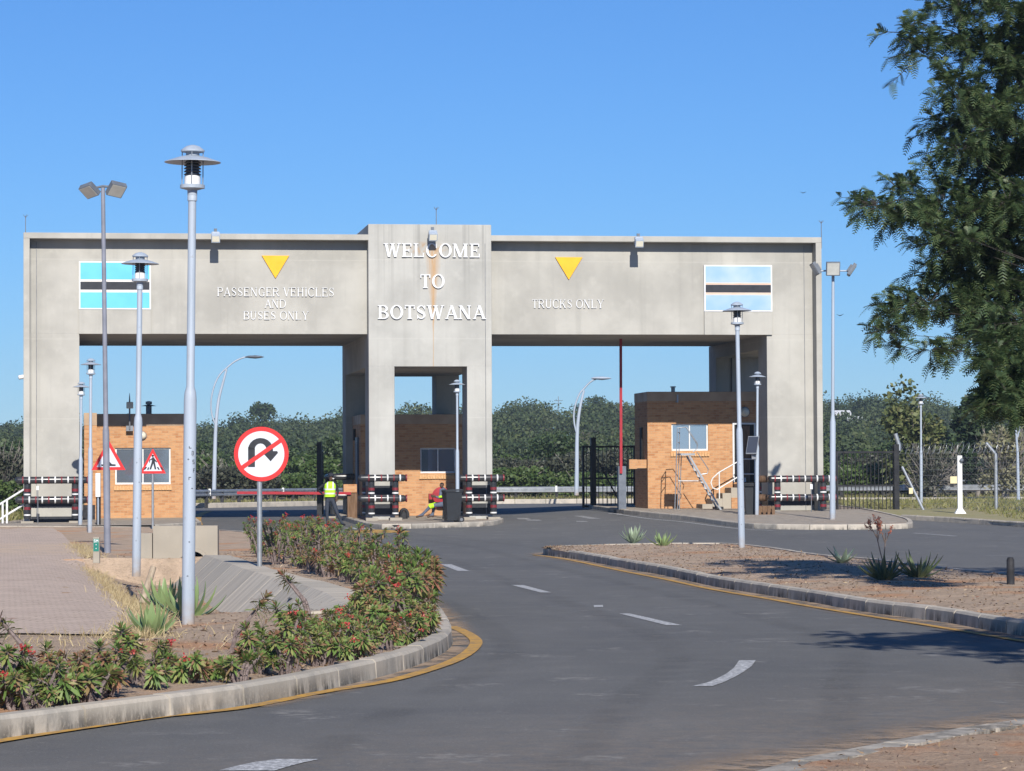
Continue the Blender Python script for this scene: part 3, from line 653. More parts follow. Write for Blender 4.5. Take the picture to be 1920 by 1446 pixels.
# flood lamps bolted under the parapet, lightning rods, conductors
def parapet_lamp(px, py, v):
    u, z = gp(px, py, v); m = MB()
    m.obox((u, v - .12, z), (.14, 0, 0), (0, .10, .06), (0, -.05, .12)); m.obox((u, v - .02, z + .16), (.12, 0, 0), (0, .12, 0), (0, 0, .03))
    f = part("floodlight", m, M['galv'], gate, bevel=.01)
    m = MB(); m.obox((u, v - .222, z - .06), (.115, 0, 0), (0, .004, .002), (0, -.035, .085)); part("lamp_lens", m, M['ivory'], f)
    m = MB(); m.tube([(u - .03, v + .02, z + .28), (u - .03, v - .03, z + .1)], .02, 6); m.box(u - .05, u + .05, v - .02, v + .05, z + .2, z + .3); part("bracket", m, M['galvdark'], f)
for px, py, v in ((404, 446, -.30), (811, 443, -.28), (1197, 455, -.30)): parapet_lamp(px, py, v)
for px, pt, pb in ((48, 405, 433), (818, 391, 419), (1540, 416, 444)):
    u, z0 = gp(px, pb, 1.0); z1 = gp(px, pt, 1.0)[1]; m = MB(); m.tube([(u, 1.0, z0 - .4), (u, 1.0, z1)], [.018, .012], 6)
    for a in range(5): m.tube([(u, 1, z1 - .06), (u + .09*math.cos(a*1.26), 1 + .09*math.sin(a*1.26), z1 + .04)], .006, 5)
    part("lightning_rod", m, M['steeldark'], gate)
for u, v in ((-12.82, .49), (-13.0, .49), (12.74, .49), (1.83, -.01)): part("conductor_wire", MB().tube([(u, v, .2), (u, v, 9.3)], .010, 5), M['steeldark'], gate)
m = MB(); m.tube([(9.32, .47, 8.6), (9.32, .47, 7.7)], .012, 6); m.lathe([(.02, 0), (.035, .02), (.02, .05)], (9.32, .46, 7.66), 10); part("pull_cord", m, M['steeldark'], gate)
# painted black bands round the feet, and pale plinths
for (u0, u1, v0, v1, zs) in ((-13.04, -11.44, .5, 1.8, ((.10, .38), (.70, .82))), (11.44, 13.04, .5, 1.8, ((.59, .736),)), (-2.04, -1.19, 0, 1.3, ((.37, .72), (1.02, 1.32))), (1.21, 2.04, 0, 1.3, ((.37, .72), (1.02, 1.32)))):
    for a, b in zs: part("painted_band", MB().box(u0 - .003, u1 + .003, v0 - .003, v1 + .003, a, b), M['signblack'], gate)
for (u0, u1, v0, v1, h) in ((-13.5, -11.3, .2, 2.0, .09), (11.2, 13.3, .2, 2.0, .42), (-2.1, -1.13, -.05, 1.36, .22), (1.15, 2.1, -.05, 1.36, .22)): part("plinth", MB().box(u0, u1, v0, v1, -.2, h), M['oldconc'], gate, bevel=.01)
# cables strung under the soffit, junction box
m = MB(); m.tube([(12.0, 8.66, 6.2), (12.0, 8.66, 4.6), (12.3, 8.66, 4.55)], .02, 6); part("cable", m, M['black'], gate)
m = MB(); u, z = gp(41, 707, .9); m.lathe([(.02, -.12), (.07, -.1), (.075, .1), (.05, .13)], (0, 0, 0), 12); m2 = part("security_camera", m, M['white'], gate, 40); m2.location = (u, .9, z); m2.rotation_euler = (0, R(80), 0)
m = MB(); m.box(u + .1, -13.2, .88, .93, z - .02, z + .02); part("camera_bracket", m, M['white'], m2.parent)

# ------------------------------------------------------------ guard booths
def booth(label, u0, u1, v, dep, ztop, zbase, band, win, name="guard_booth"):
    t = gthing(name, label, "guard booth", (u0+u1)/2, v, 0.0); h = (u1-u0)/2
    b = MB(); th = .22; wa, wb, wz0, wz1 = win; wa -= (u0+u1)/2; wb -= (u0+u1)/2
    zb2 = ztop - band
    b.box(-h, wa, 0, th, zbase, zb2); b.box(wb, h, 0, th, zbase, zb2); b.box(wa, wb, 0, th, zbase, wz0); b.box(wa, wb, 0, th, wz1, zb2)
    b.box(-h, -h+th, th, dep, zbase, zb2); b.box(h-th, h, th, dep, zbase, zb2); b.box(-h+th, h-th, dep-th, dep, zbase, zb2)
    part("wall", b, M['brick'], t)
    r = MB(); r.box(-h-.012, h+.012, -.012, dep+.012, zb2 + .002, ztop); part("roof_band", r, M['plaster'], t, bevel=.012)
    f = MB(); y0 = .10
    for a, c, d, e in ((wa, wb, wz0, wz0+.06), (wa, wb, wz1-.05, wz1), (wa, wa+.05, wz0+.06, wz1-.05), (wb-.05, wb, wz0+.06, wz1-.05), ((wa+wb)/2-.02, (wa+wb)/2+.02, wz0+.06, wz1-.05)):
        f.box(a, c, y0-.03, y0+.03, d, e)
    fr = part("window", f, M['white'], t)
    g = MB(); g.box(wa+.05, wb-.05, y0+.004, y0+.012, wz0+.06, wz1-.05); part("pane", g, M['glass'], fr)
    s = MB(); n = max(6, int((wb-wa)/.085))
    for i in range(n):
        x0 = wa - .04 + (wb-wa+.08)*i/n; x1 = wa - .04 + (wb-wa+.08)*(i+1)/n - .01
        s.add([(x0,-.06,wz0-.20),(x1,-.06,wz0-.20),(x1,.06,wz0-.20),(x0,.06,wz0-.20),(x0,-.05,wz0-.08),(x1,-.05,wz0-.08),(x1,.08,wz0-.002),(x0,.08,wz0-.002)], [(0,3,2,1),(4,5,6,7),(0,1,5,4),(1,2,6,5),(2,3,7,6),(3,0,4,7)])
    part("sill", s, M['sill'], fr)
    l = MB(); l.box(-h+.03, h-.03, .03, dep-.03, zbase-.1, zbase+.05); part("floor_slab", l, M['oldconc'], t)
    return t, (u0+u1)/2
def wall_lamp(t, u, z, v=-.0, r=.16):
    m = MB(); m.lathe([(r*1.12, 0), (r*1.12, .05), (r, .055)], (0, 0, 0), 20); o = part("wall_lamp", m, M['galvdark'], t, 40); o.location = (u, v, z); o.rotation_euler = (R(90), 0, 0)
    m = MB(); m.lathe([(r, .05), (r*.92, .10), (r*.6, .15), (.02, .17)], (0, 0, 0), 20); part("lamp_glass", m, M['ivory'], o, 60)
# right booth
V1 = 5.18
ua, zb = gp(1215, 953, V1); ub = gp(1437, 960, V1)[0]; zt = gp(1300, 734.5, V1)[1]; wa, wz1 = gp(1259, 795, V1); wb, wz0 = gp(1328, 845, V1)
tb, c0 = booth("tall brick guard booth with steps and open doorway behind the steel ladder", ua, ub, V1, 2.45, zt, .12, .34, (wa, wb, wz0, wz1))
da, dz1 = gp(1373, 793, V1); db, dz0 = gp(1414, 904, V1)
m = MB()
for a, b, c, d in ((da, da+.06, dz0, dz1-.06), (db+.0, db+.06, dz0, dz1-.06), (da, db+.06, dz1-.06, dz1)): m.box(a-c0, b-c0, -.05, .05, c, d)
dr = part("door", m, M['white'], tb); m = MB(); m.box(da+.06-c0, db-c0, -.012, .0, dz0, dz1-.06); part("door_shade_sheet", m, M['dark'], dr)  # dark sheet on the uncut wall stands in for shade inside the doorway
m = MB(); m.box(da+.32-c0, da+.62-c0, -.03, -.012, dz0, dz1-.1); part("door_leaf", m, M['brownwood'], dr)
wall_lamp(tb, gp(1396, 773, V1)[0]-c0, gp(1396, 773, V1)[1]); wall_lamp(tb, -2.02 - (0), 3.9) if False else None
m = MB(); uu, zz = gp(1267, 748, V1); m.box(uu-c0-.025, uu-c0+.025, -.35, -.3, zz-.14, zz+.14); m.box(uu-c0-.015, uu-c0+.015, -.32, 0, zz-.12, zz-.09); part("ledge_bracket", m, M['galv'], tb)
m = MB(); uu, zz = gp(1262, 733, V1+1.2); m.tube([(uu-c0, 1.2, zz-.05), (uu-c0, 1.2, zz+.12)], .07, 10); m.tube([(uu-c0, 1.2, zz+.12), (uu-c0, 1.2, zz+.16)], .10, 10); part("roof_vent", m, M['white'], tb)
# its side: round lamp, shuttered slot, brick ledge block
m = MB(); hh = (ub-ua)/2
m.box(-hh-.05, -hh-.001, .9, 1.25, 1.95, 3.3); part("side_window", m, M['dark'], tb)
m = MB(); uu, zz = gp(1196, 870, V1-.2); m.box(-hh-.62, -hh-.34, .2, .5, zz-.17, zz+.16); m.box(-hh-.34, -hh+.01, .22, .48, zz-.15, zz+.15); part("transaction_ledge", m, M['brick'], tb)
# steps: along the front towards the door, three rising to the right
m = MB(); k0, k1 = gp(1318, 905, V1)[0]-c0, gp(1437, 905, V1)[0]-c0; zg = zb - .05
zs = np.linspace(zg, dz0, 6)
xs = [gp(p, 905, V1-.9)[0]-c0 for p in (1315, 1334, 1353, 1369, 1386)]
for i in range(5): m.box(xs[i], (xs[i+1] if i < 4 else k1), -1.05, -.03, zg-.3, zs[i+1] - (.0 if i < 4 else .06))
part("steps", m, M['oldconc'], tb, bevel=.01)
m = MB(); m.box(xs[3], k1, -1.10, -1.052, zg-.3, zs[4]-.35); part("step_facing", m, M['brick'], tb)
# white tubular handrail by the steps
m = MB(); yv = V1 - .95; P_ = lambda px, py: (gp(px, py, yv)[0]-c0, -.95, gp(px, py, yv)[1])
top = [P_(1385, 865), P_(1348, 886), P_(1336, 897), P_(1333, 905), P_(1336, 915), P_(1345, 918), P_(1386, 893)]
m.tube(top, .022, 8); m.tube([P_(1348.5, 886), P_(1349, 940)], .022, 8)
m.tube([P_(1386, 866), P_(1386, 905)], .022, 8)
for a, b in ((861, 861), (889, 889)): m.tube([P_(1386, a), P_(1426, b)], .02, 8)
part("handrail", m, M['white'], tb, 40)
m = MB(); uu, zz = gp(1397, 900, V1-.06); m.box(uu-c0-.03, uu-c0+.03, -.07, -.02, zz-.08, zz+.08); part("light_switch", m, M['white'], tb)
# tower booth
V2 = 5.56
ua = gp(677, 960, V2)[0]; zt = gp(800, 777, V2)[1]; wa, wz1 = gp(788, 840, V2); wb, wz0 = gp(855, 887, V2)
t2, c2 = booth("brick guard booth sheltered inside the central tower arch", ua, 1.78, V2, 3.1, zt, .10, .34, (wa, wb, wz0, wz1))
m = MB(); hh = (1.78-ua)/2; m.box(-hh-.06, -hh-.001, .7, 1.5, 1.0, 3.0); part("side_window", m, M['galvdark'], t2)
m = MB(); m.box(-hh-.09, -hh-.061, .66, .74, .2, 2.8); part("rain_pipe", m, M['galv'], t2)
m = MB(); m.box(-hh-.08, -hh-.002, 1.9, 2.1, 2.9, 3.3); part("side_vent", m, M['dark'], t2)
# hose reel on its wall
uu, zz = gp(827, 930, V2-.2); hr = thing("hose_reel", "round red fire hose reel mounted on the brick wall of the central booth", "hose reel", (*W(uu, V2-.2), zz), YAW)
m = MB(); m.lathe([(.02, -.09), (.29, -.07), (.31, -.045), (.31, -.02), (.2, -.0), (.2, .08), (.31, .10), (.31, .13), (.02, .15)], (0, 0, 0), 28); o = part("reel", m, M['redgloss'] if 'redgloss' in M else M['red'], hr, 50); o.rotation_euler = (R(90), 0, 0)
m = MB(); m.box(-.42, -.30, -.02, .2, -.12, .08); m.box(-.30, .3, .10, .16, -.42, -.36); part("bracket", m, M['red'], hr)
m = MB(); m.tube([(.28*math.cos(a), .05, .28*math.sin(a)-.0) for a in np.linspace(R(150), R(400), 24)], .03, 6); part("hose", m, M['rubber'], hr)
# left booth
V3 = 5.23
ua = gp(181.5, 960, V3)[0]; ub = gp(348, 960, V3)[0]; zt = gp(260, 776, V3)[1]; wa, wz1 = gp(216, 840, V3); wb, wz0 = gp(320, 908, V3)
t3, c3 = booth("brick guard booth behind the lamp posts with a wide white framed window", ua, ub, V3, 3.6, zt, .0, .42, (wa, wb, wz0, wz1))
m = MB(); pa = gp(158, 960, V3-1.6)[0]-c3; m.box(pa, ua-c3-.004, -1.6, 3.4, -.1, zt-.42); part("wing_wall", m, M['brick'], t3)
m = MB(); m.box(pa-.01, ua-c3-.006, -1.61, 3.4, zt-.418, zt); part("wing_band", m, M['plaster'], t3)
uu, zz = gp(267, 817, V3); wall_lamp(t3, uu-c3, zz, 0, .13)
m = MB(); uu, zz = gp(279, 776, V3+1.5); m.lathe([(.10, -.1), (.10, .26), (.27, .27), (.05, .32), (.11, .33), (.11, .42), (.03, .44)], (uu-c3, 1.5, zz), 16); part("chimney_cowl", m, M['steeldark'], t3, 40)
m = MB(); uu, z1 = gp(243, 740, V3-.25); z0 = gp(243, 829, V3-.25)[1]; zz = gp(243, 803, V3)[1]; x_ = uu-c3
m.tube([(x_, -.25, z0+.42), (x_, -.25, z1-.3)], .028, 8); m.tube([(x_, -.25, z1-.3), (x_, -.25, z1-.1), (x_, -.25, z1+.05)], [.03, .02, .006], 8)
m.box(x_-.12, x_+.12, -.24, 0, zz-.1, zz+.08); ant = part("camera_mast", m, M['steeldark'], t3)
m = MB(); zz = gp(243, 760, V3-.25)[1]; m.box(x_-.11, x_+.12, -.42, -.14, zz-.11, zz+.11); part("mast_box", m, M['ivory'], ant, bevel=.02)
m = MB(); m.box(pa-.05, pa+.36, -1.62, -1.606, .02, .72); part("dark_plinth", m, M['blackpost'], t3)
# ------------------------------------------------------------ painted pipe barriers round the pillars
BRED, BWHT = M['bandred'], M['white']
M['bandblack'] = pm("barrier_black", (.022, .023, .026), (.04, .04, .042), 5, .28, 0, 0, .6)
def banded(mb, p0, p1, r, bands, n=18, dome=True):
    """black pipe with raised painted rings; bands = [(position along, width, material index)]"""
    p0, p1 = Vector(p0), Vector(p1); d = (p1-p0).normalized(); L = (p1-p0).length
    pts, rad = [], []
    if dome:
        for a in (85, 60, 30): pts.append(p0 + d*(r*(1-math.sin(R(a)))*.9)); rad.append(r*math.cos(R(a)))
    pts += [p0 + d*r*.9, p1 - d*r*.9]; rad += [r, r]
    if dome:
        for a in (30, 60, 85): pts.append(p1 - d*(r*(1-math.sin(R(a)))*.9)); rad.append(r*math.cos(R(a)))
    mb.tube(pts, rad, n, 0)
    for q, wd, mi in bands:
        if 0 < q < L: mb.tube([p0 + d*(q-wd/2), p0 + d*(q+wd/2)], r + .004, n, mi)
def barrier(label, u0, u1, v, zl, zu, zb, posts, first, back=True, rib=None, r=.115):
    t = gthing("pipe_barrier", label, "crash barrier", (u0+u1)/2, v, 0.0, group="painted pipe barriers at the gateway pillars"); c = (u0+u1)/2
    for z in (zu, zl):
        m = MB(); b = []; q = first; i = 0
        while q < u1 - u0: b.append((q, .045, 1 + i % 2)); q += .205; i += 1
        banded(m, (u0-c, 0, z), (u1-c, 0, z), r, b); part("rail", m, [M['bandblack'], BRED, BWHT], t, 50)
    for u in posts:
        for vv in ((0.0, 2.2) if back else (0.0,)):
            m = MB(); dz = zl - .02; bands = [(dz - zb + .33, .09, 1), (dz - zb + .20, .045, 2), (dz - zb - .25, .09, 1), (dz - zb - .46, .045, 2)] if first < 5 else []
            banded(m, (u-c, .09 + vv, zb), (u-c, .09 + vv, zu), .105, bands, dome=False); part("post", m, [M['bandblack'], BRED, BWHT], t, 50)
    if back:
        for u in (posts[0], posts[-1]):
            for z in (zu, zl):
                m = MB(); banded(m, (u-c, .0, z), (u-c, 2.7, z), r*.95, [(.8, .045, 1), (1.3, .045, 2)] if first < 5 else []); part("side_rail", m, [M['bandblack'], BRED, BWHT], t, 50)
    for u in posts: part("footing", MB().box(u-c-.2, u-c+.2, -.12, .32, zb-.3, zb+.03), M['oldconc'], t, bevel=.01)
    return t, c
VB = -.75
def gu(px, py, v): return gp(px, py, v)[0]
barrier("banded pipe barrier guarding the far left pillar beside a white stair rail", gu(28, 900, VB), gu(166, 900, VB), VB, gp(95, 937.5, VB)[1], gp(95, 900.5, VB)[1], .22, (gu(51, 950, VB), gu(141, 950, VB)), .25)
barrier("banded pipe barrier round the left leg of the central tower", gu(671, 900, VB), gu(762, 900, VB), VB, gp(715, 935, VB)[1], gp(715, 896.5, VB)[1], .25, (gu(697, 950, VB), gu(742, 950, VB)), .35)
barrier("banded pipe barrier round the right leg of the central tower", gu(858, 900, VB), gu(946, 900, VB), VB, gp(900, 934, VB)[1], gp(900, 896.5, VB)[1], .25, (gu(880, 950, VB), gu(926, 950, VB)), .28)
tB, cB = barrier("banded pipe barrier guarding the far right pillar beside the wooden crate", gu(1440, 900, VB), gu(1571, 900, VB), VB, gp(1500, 933, VB)[1], gp(1500, 898, VB)[1], .35, (gu(1459, 950, VB), gu(1545, 950, VB)), .22)
m = MB()
for z in (gp(1500, 898, VB)[1], gp(1500, 933, VB)[1]):
    for i in range(7): m.tube([(gu(1424, 900, VB)-cB + i*.045, .25, z), (gu(1424, 900, VB)-cB + i*.045 + .03, .25, z)], .12, 14)
part("ribbed_sleeve", m, M['brownwood'], tB, 50)
# rear barriers inside the left lane, bands left off so plain black stands in for shade
barrier("pipe barrier painted plain black for shade behind the standing guard", -2.75, -1.0, 8.0, .95, 1.62, .2, (-2.55, -1.3), 9.0)

# ------------------------------------------------------------ street lamps
def lamp_proto():
    t = thing("street_lamp", "", "street lamp")
    m = MB(); m.lathe([(.066, 0), (.066, 2.36), (.060, 2.44), (.042, 2.50), (.041, 4.42), (.050, 4.42), (.050, 4.475), (.046, 4.48)], n=20); part("pole", m, M['galv'], t, 40)
    m = MB(); m.lathe([(.050, 4.478), (.052, 4.53), (.105, 4.545), (.128, 4.55), (.128, 4.585), (.105, 4.59)], n=24); part("base_plate", m, M['galv'], t, 40)
    m = MB(); m.lathe([(.083, 4.588), (.083, 4.67), (.07, 4.685)], n=24); part("diffuser", m, M['diffuser'], t, 40)
    m = MB(); m.lathe([(.06, 4.68), (.06, 4.84)], n=20)
    for i in range(5): z = 4.688 + i*.031; m.lathe([(.062, z+.018), (.088, z), (.09, z+.004), (.064, z+.024)], n=24)
    part("louvre", m, M['galvdark'], t, 40)
    m = MB(); m.lathe([(.085, 4.856), (.285, 4.815), (.292, 4.818), (.288, 4.825), (.16, 4.868), (.075, 4.888), (.02, 4.89)], n=36); part("shade", m, M['galv'], t, 40)
    m = MB(); m.lathe([(.115, 4.925), (.123, 4.93), (.123, 4.945), (.07, 4.985), (.02, 5.0)], n=24); m.lathe([(.07, 4.89), (.07, 4.926)], n=16); part("cap", m, M['galv'], t, 40)
    m = MB()
    for a in (0, 90, 180, 270): m.tube([(.108*math.cos(R(a-88)), .108*math.sin(R(a-88)), 4.58), (.108*math.cos(R(a-88)), .108*math.sin(R(a-88)), 4.935)], .006, 6)
    part("cage", m, M['steel'], t)
    m = MB()
    for z, a in ((.9, -80), (1.75, -95), (1.45, -60), (.55, -92)): m.lathe([(.004, -.004), (.011, 0), (.004, .006)], (.066*math.cos(R(a)), .066*math.sin(R(a)), z), 8)
    part("bolt", m, M['steeldark'], t)
    return t
LP = lamp_proto()
# base pixel, distance, top pixel, label
lamps = [((352.5, 1180), 31.4, (361.5, 272), "tallest and nearest lantern street lamp standing beside the aloes"),
 ((255.5, 1081), 46.9, (263, 473), "second lantern street lamp from the front, its lantern before the bright flag panel"),
 ((168.5, 1004), 86.0, (170.5, 672), "lantern street lamp left of the tilted floodlight mast, in front of the brick wing wall"),
 ((150.5, 996), 95.0, (152.5, 716), "shortest lantern street lamp of the left row, beside the far left pillar"),
 ((858, 972), 98.4, (857, 712), "lantern street lamp standing behind the wheelie bin at the central arch"),
 ((1391, 1035), 60.9, (1381.5, 566), "lantern street lamp on the planted traffic island"),
 ((1419, 972), 97.5, (1420.5, 697), "lantern street lamp carrying a small solar panel by the right booth"),
 ((1727.5, 950), 110.0, (1726.5, 739), "lantern street lamp beyond the wire fence on the right")]
LO = []
for i, (b, d, tp, lab) in enumerate(lamps):
    o = LP if i == 0 else copy_tree(LP)
    B = at(*b, d); T_ = at(*tp, d); ax = T_ - B; L = ax.length
    o.location = B; o["label"] = lab; o["group"] = "lantern street lamps along the road"
    tiltq = Vector((0, 0, 1)).rotation_difference(ax.normalized()); o.rotation_mode = 'QUATERNION'; o.rotation_quaternion = tiltq
    k = L / 5.0; o.scale = (k, k, k); LO.append(o)
# worn stickers on the nearest lamp pole: corner marks and the letters D S F
m = MB(); Rr = .0675
def on_pole(mbx, strokes, az, z, sz):
    for st in strokes:
        pr = []
        for a, b in st:
            pr.append((a, b))
        vs = []
        for a, b in pr:
            for p in (a, b):
                th = az + p[0]*sz/Rr; vs.append((Rr*math.cos(th), Rr*math.sin(th), z + p[1]*sz))
        n = len(pr); mbx.add(vs, [(2*i, 2*i+1, 2*i+3, 2*i+2) for i in range(n-1)])
on_pole(m, [rect(0, 0, .12, 1), rect(.12, .88, .4, 1), rect(.12, 0, .4, .12), rect(.4, .1, .55, .9)], R(-66), 1.79, .045)
on_pole(m, [rect(0, .85, .55, 1), rect(0, .5, .15, .85), rect(0, .42, .55, .56), rect(.4, .12, .55, .42), rect(0, 0, .55, .13)], R(-58), 1.70, .045)
on_pole(m, [rect(0, 0, .13, 1), rect(.13, .85, .55, 1), rect(.13, .45, .45, .58)], R(-52), 1.61, .045)
for z, f in ((1.86, 1), (1.56, -1)): on_pole(m, [rect(0, 0, .9, .25), rect(0, 0, .25, f*.8)], R(-92), z, .03)
part("worn_sticker", m, M['signblack'], LO[0])
# solar panel on the seventh lamp
pp = at(1411, 835, 97.3); sp = thing("solar_panel", "small tilted solar panel with battery box clamped to the lamp post by the right booth", "solar panel", pp)
m = MB(); m.obox((0, 0, 0), (.17, -.06, .0), (.05, .10, .28), (-.0, -.02, .012)); o = part("frame", m, M['steel'], sp)
m = MB(); m.obox((-.004, -.022, .012), (.155, -.054, .0), (.046, .09, .255), (-.0, -.012, .006)); part("cell_sheet", m, M['glassdark'], sp)
m = MB(); m.box(-.03, .12, .0, .12, -.45, -.22); part("battery_box", m, M['steeldark'], sp, bevel=.01)

# ------------------------------------------------------------ floodlight masts
def flood_head(parent, c, face, up, w_, h_, dpt=.06):
    c, face, up = Vector(c), Vector(face).normalized(), Vector(up); side = face.cross(up).normalized(); up = side.cross(face).normalized()
    m = MB(); m.obox(c, side*w_, face*dpt, up*h_); m.obox(c - face*(dpt+.03), side*w_*.6, face*.035, up*h_*.6); hd = part("floodlight", m, M['galvdark'], parent, bevel=.012)
    m = MB(); m.obox(c + face*(dpt+.004), side*w_*.88, face*.004, up*h_*.86); part("lamp_lens", m, M['lens'], hd)
M['lens'] = pm("lens_glass", (.50, .50, .46), (.42, .42, .39), 4, .15, 0, 0, .6)
B = at(201.5, 1040, 62); T_ = at(193, 352, 62)
fm = thing("floodlight_mast", "grey leaning mast with twin floodlights in front of the bright flag", "floodlight mast", B)
dv = T_ - B; m = MB(); m.tube([(0,0,0), dv*.335, dv*.35], [.068, .068, .05], 16); m.tube([dv*.35, dv], [.05, .042], 16); part("pole", m, M['mastpaint'] if 'mastpaint' in M else M['galv'], fm, 40)
m = MB(); l_, r_ = at(170, 357, 62) - B, at(216, 355, 62) - B; m.tube([l_ + Vector((.1,0,.05)), dv + Vector((0,0,.03)), r_ + Vector((-.1,0,.05))], .025, 8); part("crossarm", m, M['galvdark'], fm)
flood_head(fm, at(168, 357, 62) - B, (-.30, -.62, -.75), (-.5, -.45, .6), .17, .155); flood_head(fm, at(218, 355, 62) - B, (.28, -.66, -.7), (.42, -.45, .65), .17, .16)
B = at(1561, 980, 92.3); T_ = at(1562, 512, 92.3)
fm = thing("floodlight_mast", "tall thin mast with floodlights standing in front of the far right pillar", "floodlight mast", B)
dv = T_ - B; m = MB(); m.tube([(0,0,0), dv*.40, dv*.43], [.088, .088, .052], 16); m.tube([dv*.43, dv], [.052, .045], 16); part("pole", m, M['galv'], fm, 40)
m = MB(); m.tube([at(1528, 508, 92.3) - B, at(1597, 508, 92.3) - B], .025, 8); part("crossarm", m, M['galv'], fm)
flood_head(fm, at(1562, 504, 92.0) - B, (0, -1, -.25), (0, -.2, 1), .21, .21); flood_head(fm, at(1529, 504, 92.3) - B, (-.85, -.12, -.5), (-.5, 0, .85), .24, .2, .05); flood_head(fm, at(1597, 506, 92.3) - B, (.8, -.1, -.55), (.5, 0, .8), .24, .2, .05)

# ------------------------------------------------------------ far arched street lights
def arched(label, pts, back, head, d, far):
    B = at(*pts[0], d); t = thing("arched_street_light", label, "street light", B, group="arched street lights beyond the gateway")
    m = MB(); P = [at(*p, d) - B for p in pts]; m.tube(smooth3(P), np.linspace(.11, .05, len(smooth3(P))), 10); part("pole", m, M['galv'], t, 50)
    m = MB(); P = [at(*p, d) - B for p in back]; m.tube(smooth3(P), .04, 8); part("bow", m, M['galv'], t, 50)
    c = at(*head, d) - B; m = MB(); m.tube([c + Vector((-.5, 0, .0)), c + Vector((-.35, 0, .02)), c, c + Vector((.3, -.05, 0)), c + Vector((.42, -.05, -.01))], [.05, .12, .17, .1, .03], 12)
    for i, v in enumerate(m.v): m.v[i] = (v[0], c.y + (v[1]-c.y)*1.2, c.z + (v[2]-c.z)*.5)
    part("lamp_head", m, M['galvdark'] if far else M['galv'], t, 50)
def smooth3(P, n=5):
    Q = [2*P[0]-P[1]] + list(P) + [2*P[-1]-P[-2]]; out = []
    for i in range(1, len(Q)-2):
        for k in range(n):
            s = k/n; a, b, c, d = Q[i-1], Q[i], Q[i+1], Q[i+2]
            out.append(.5*((2*b) + (c-a)*s + (2*a-5*b+4*c-d)*s*s + (3*b-a-3*c+d)*s**3))
    out.append(P[-1]); return out
arched("arched street light seen through the left opening above the no U-turn sign", [(401, 936), (403, 850), (405, 795), (410, 750), (418, 718), (425, 692)], [(404, 798), (397, 775), (396, 750), (402, 723), (412, 703), (425, 690), (440, 678), (455, 671), (466, 669)], (479, 669.5), 150, True)
arched("arched street light seen through the right opening beside the raised boom", [(1081, 929), (1081.5, 880), (1082, 820), (1085, 780), (1091, 748), (1095, 732)], [(1081.5, 815), (1077, 795), (1076, 775), (1080, 755), (1087, 738), (1094, 730), (1103, 720), (1112, 713), (1120, 710)], (1129, 709.5), 140, False)
o = thing("pole", "tall slim forked pole at the right edge beyond the wire fence", "pole", at(1910, 955, 118)); B = o.location.copy(); m = MB()
m.tube([(0,0,0), at(1908, 850, 118) - B, at(1903, 780, 118) - B], [.07, .05, .035], 8); m.tube([at(1908, 820, 118) - B, at(1913, 800, 118) - B], .03, 6); part("shaft", m, M['galv'], o)

# ------------------------------------------------------------ road signs
def disc(m, r0, r1, y, n=64, mi=0, yb=None):
    o_ = [(r1*math.cos(2*math.pi*i/n), r1*math.sin(2*math.pi*i/n)) for i in range(n)]
    if r0 == 0: m.prism(o_, y, yb if yb is not None else y+.003, mi)
    else:
        i_ = [(r0*math.cos(2*math.pi*i/n), r0*math.sin(2*math.pi*i/n)) for i in range(n)]
        m.strip([(i_[k % n], o_[k % n]) for k in range(n+1)], y, y+.003, mi)
c = at(490, 851.5, 50); gz = float(verge_z(np.array(c.x), np.array(c.y)))
sg = thing("no_u_turn_sign", "round red and white no U-turn sign rising out of the thorny hedge", "road sign", (c.x, c.y, gz)); sg.rotation_euler = (0, 0, R(3))
z = c.z - gz; K = .895/103
m = MB(); m.tube([(-.035, .05, -.1), (-.03, .05, z+.35)], .043, 14); part("post", m, M['steel'], sg, 40)
m = MB(); disc(m, 0, .447, -.006, yb=.012); m.v = [(a, b, e+z) for a, b, e in m.v]; pl = part("sign_plate", m, M['signwhite'], sg)
m = MB(); disc(m, .378, .448, -.010); m.v = [(a, b, e+z) for a, b, e in m.v]
dx, dz = math.cos(R(35)), math.sin(R(35)); px_, pz_ = -dz*.034, dx*.034
m.strip([((-dx*.385+px_, z-dz*.385+pz_), (-dx*.385-px_, z-dz*.385-pz_)), ((dx*.385+px_, z+dz*.385+pz_), (dx*.385-px_, z+dz*.385-pz_))], -.0125, -.0095)
part("red_border", m, M['signred'], pl)
m = MB(); kx = lambda a, b: ((a-490)*K, z - (b-851.5)*K)     # in picture units of the plate
ar = [(kx(465, 876), kx(478, 876)), (kx(465, 838), kx(478, 841))]
for i in range(11):
    a = R(180 - 18*i); ar.append((kx(488.5+23.5*math.cos(a), 843-22*math.sin(a)), kx(488.5+11*math.cos(a), 843-11.5*math.sin(a))))
ar += [(kx(512, 847), kx(499.5, 847))]
m.strip(ar, -.0085, -.0065); m.prism([kx(512, 846), kx(520, 846), kx(521.5, 849.5), kx(507.5, 865.5), kx(493, 849.5), kx(499.5, 846)], -.0087, -.0067); part("u_turn_arrow", m, M['signblack'], pl)
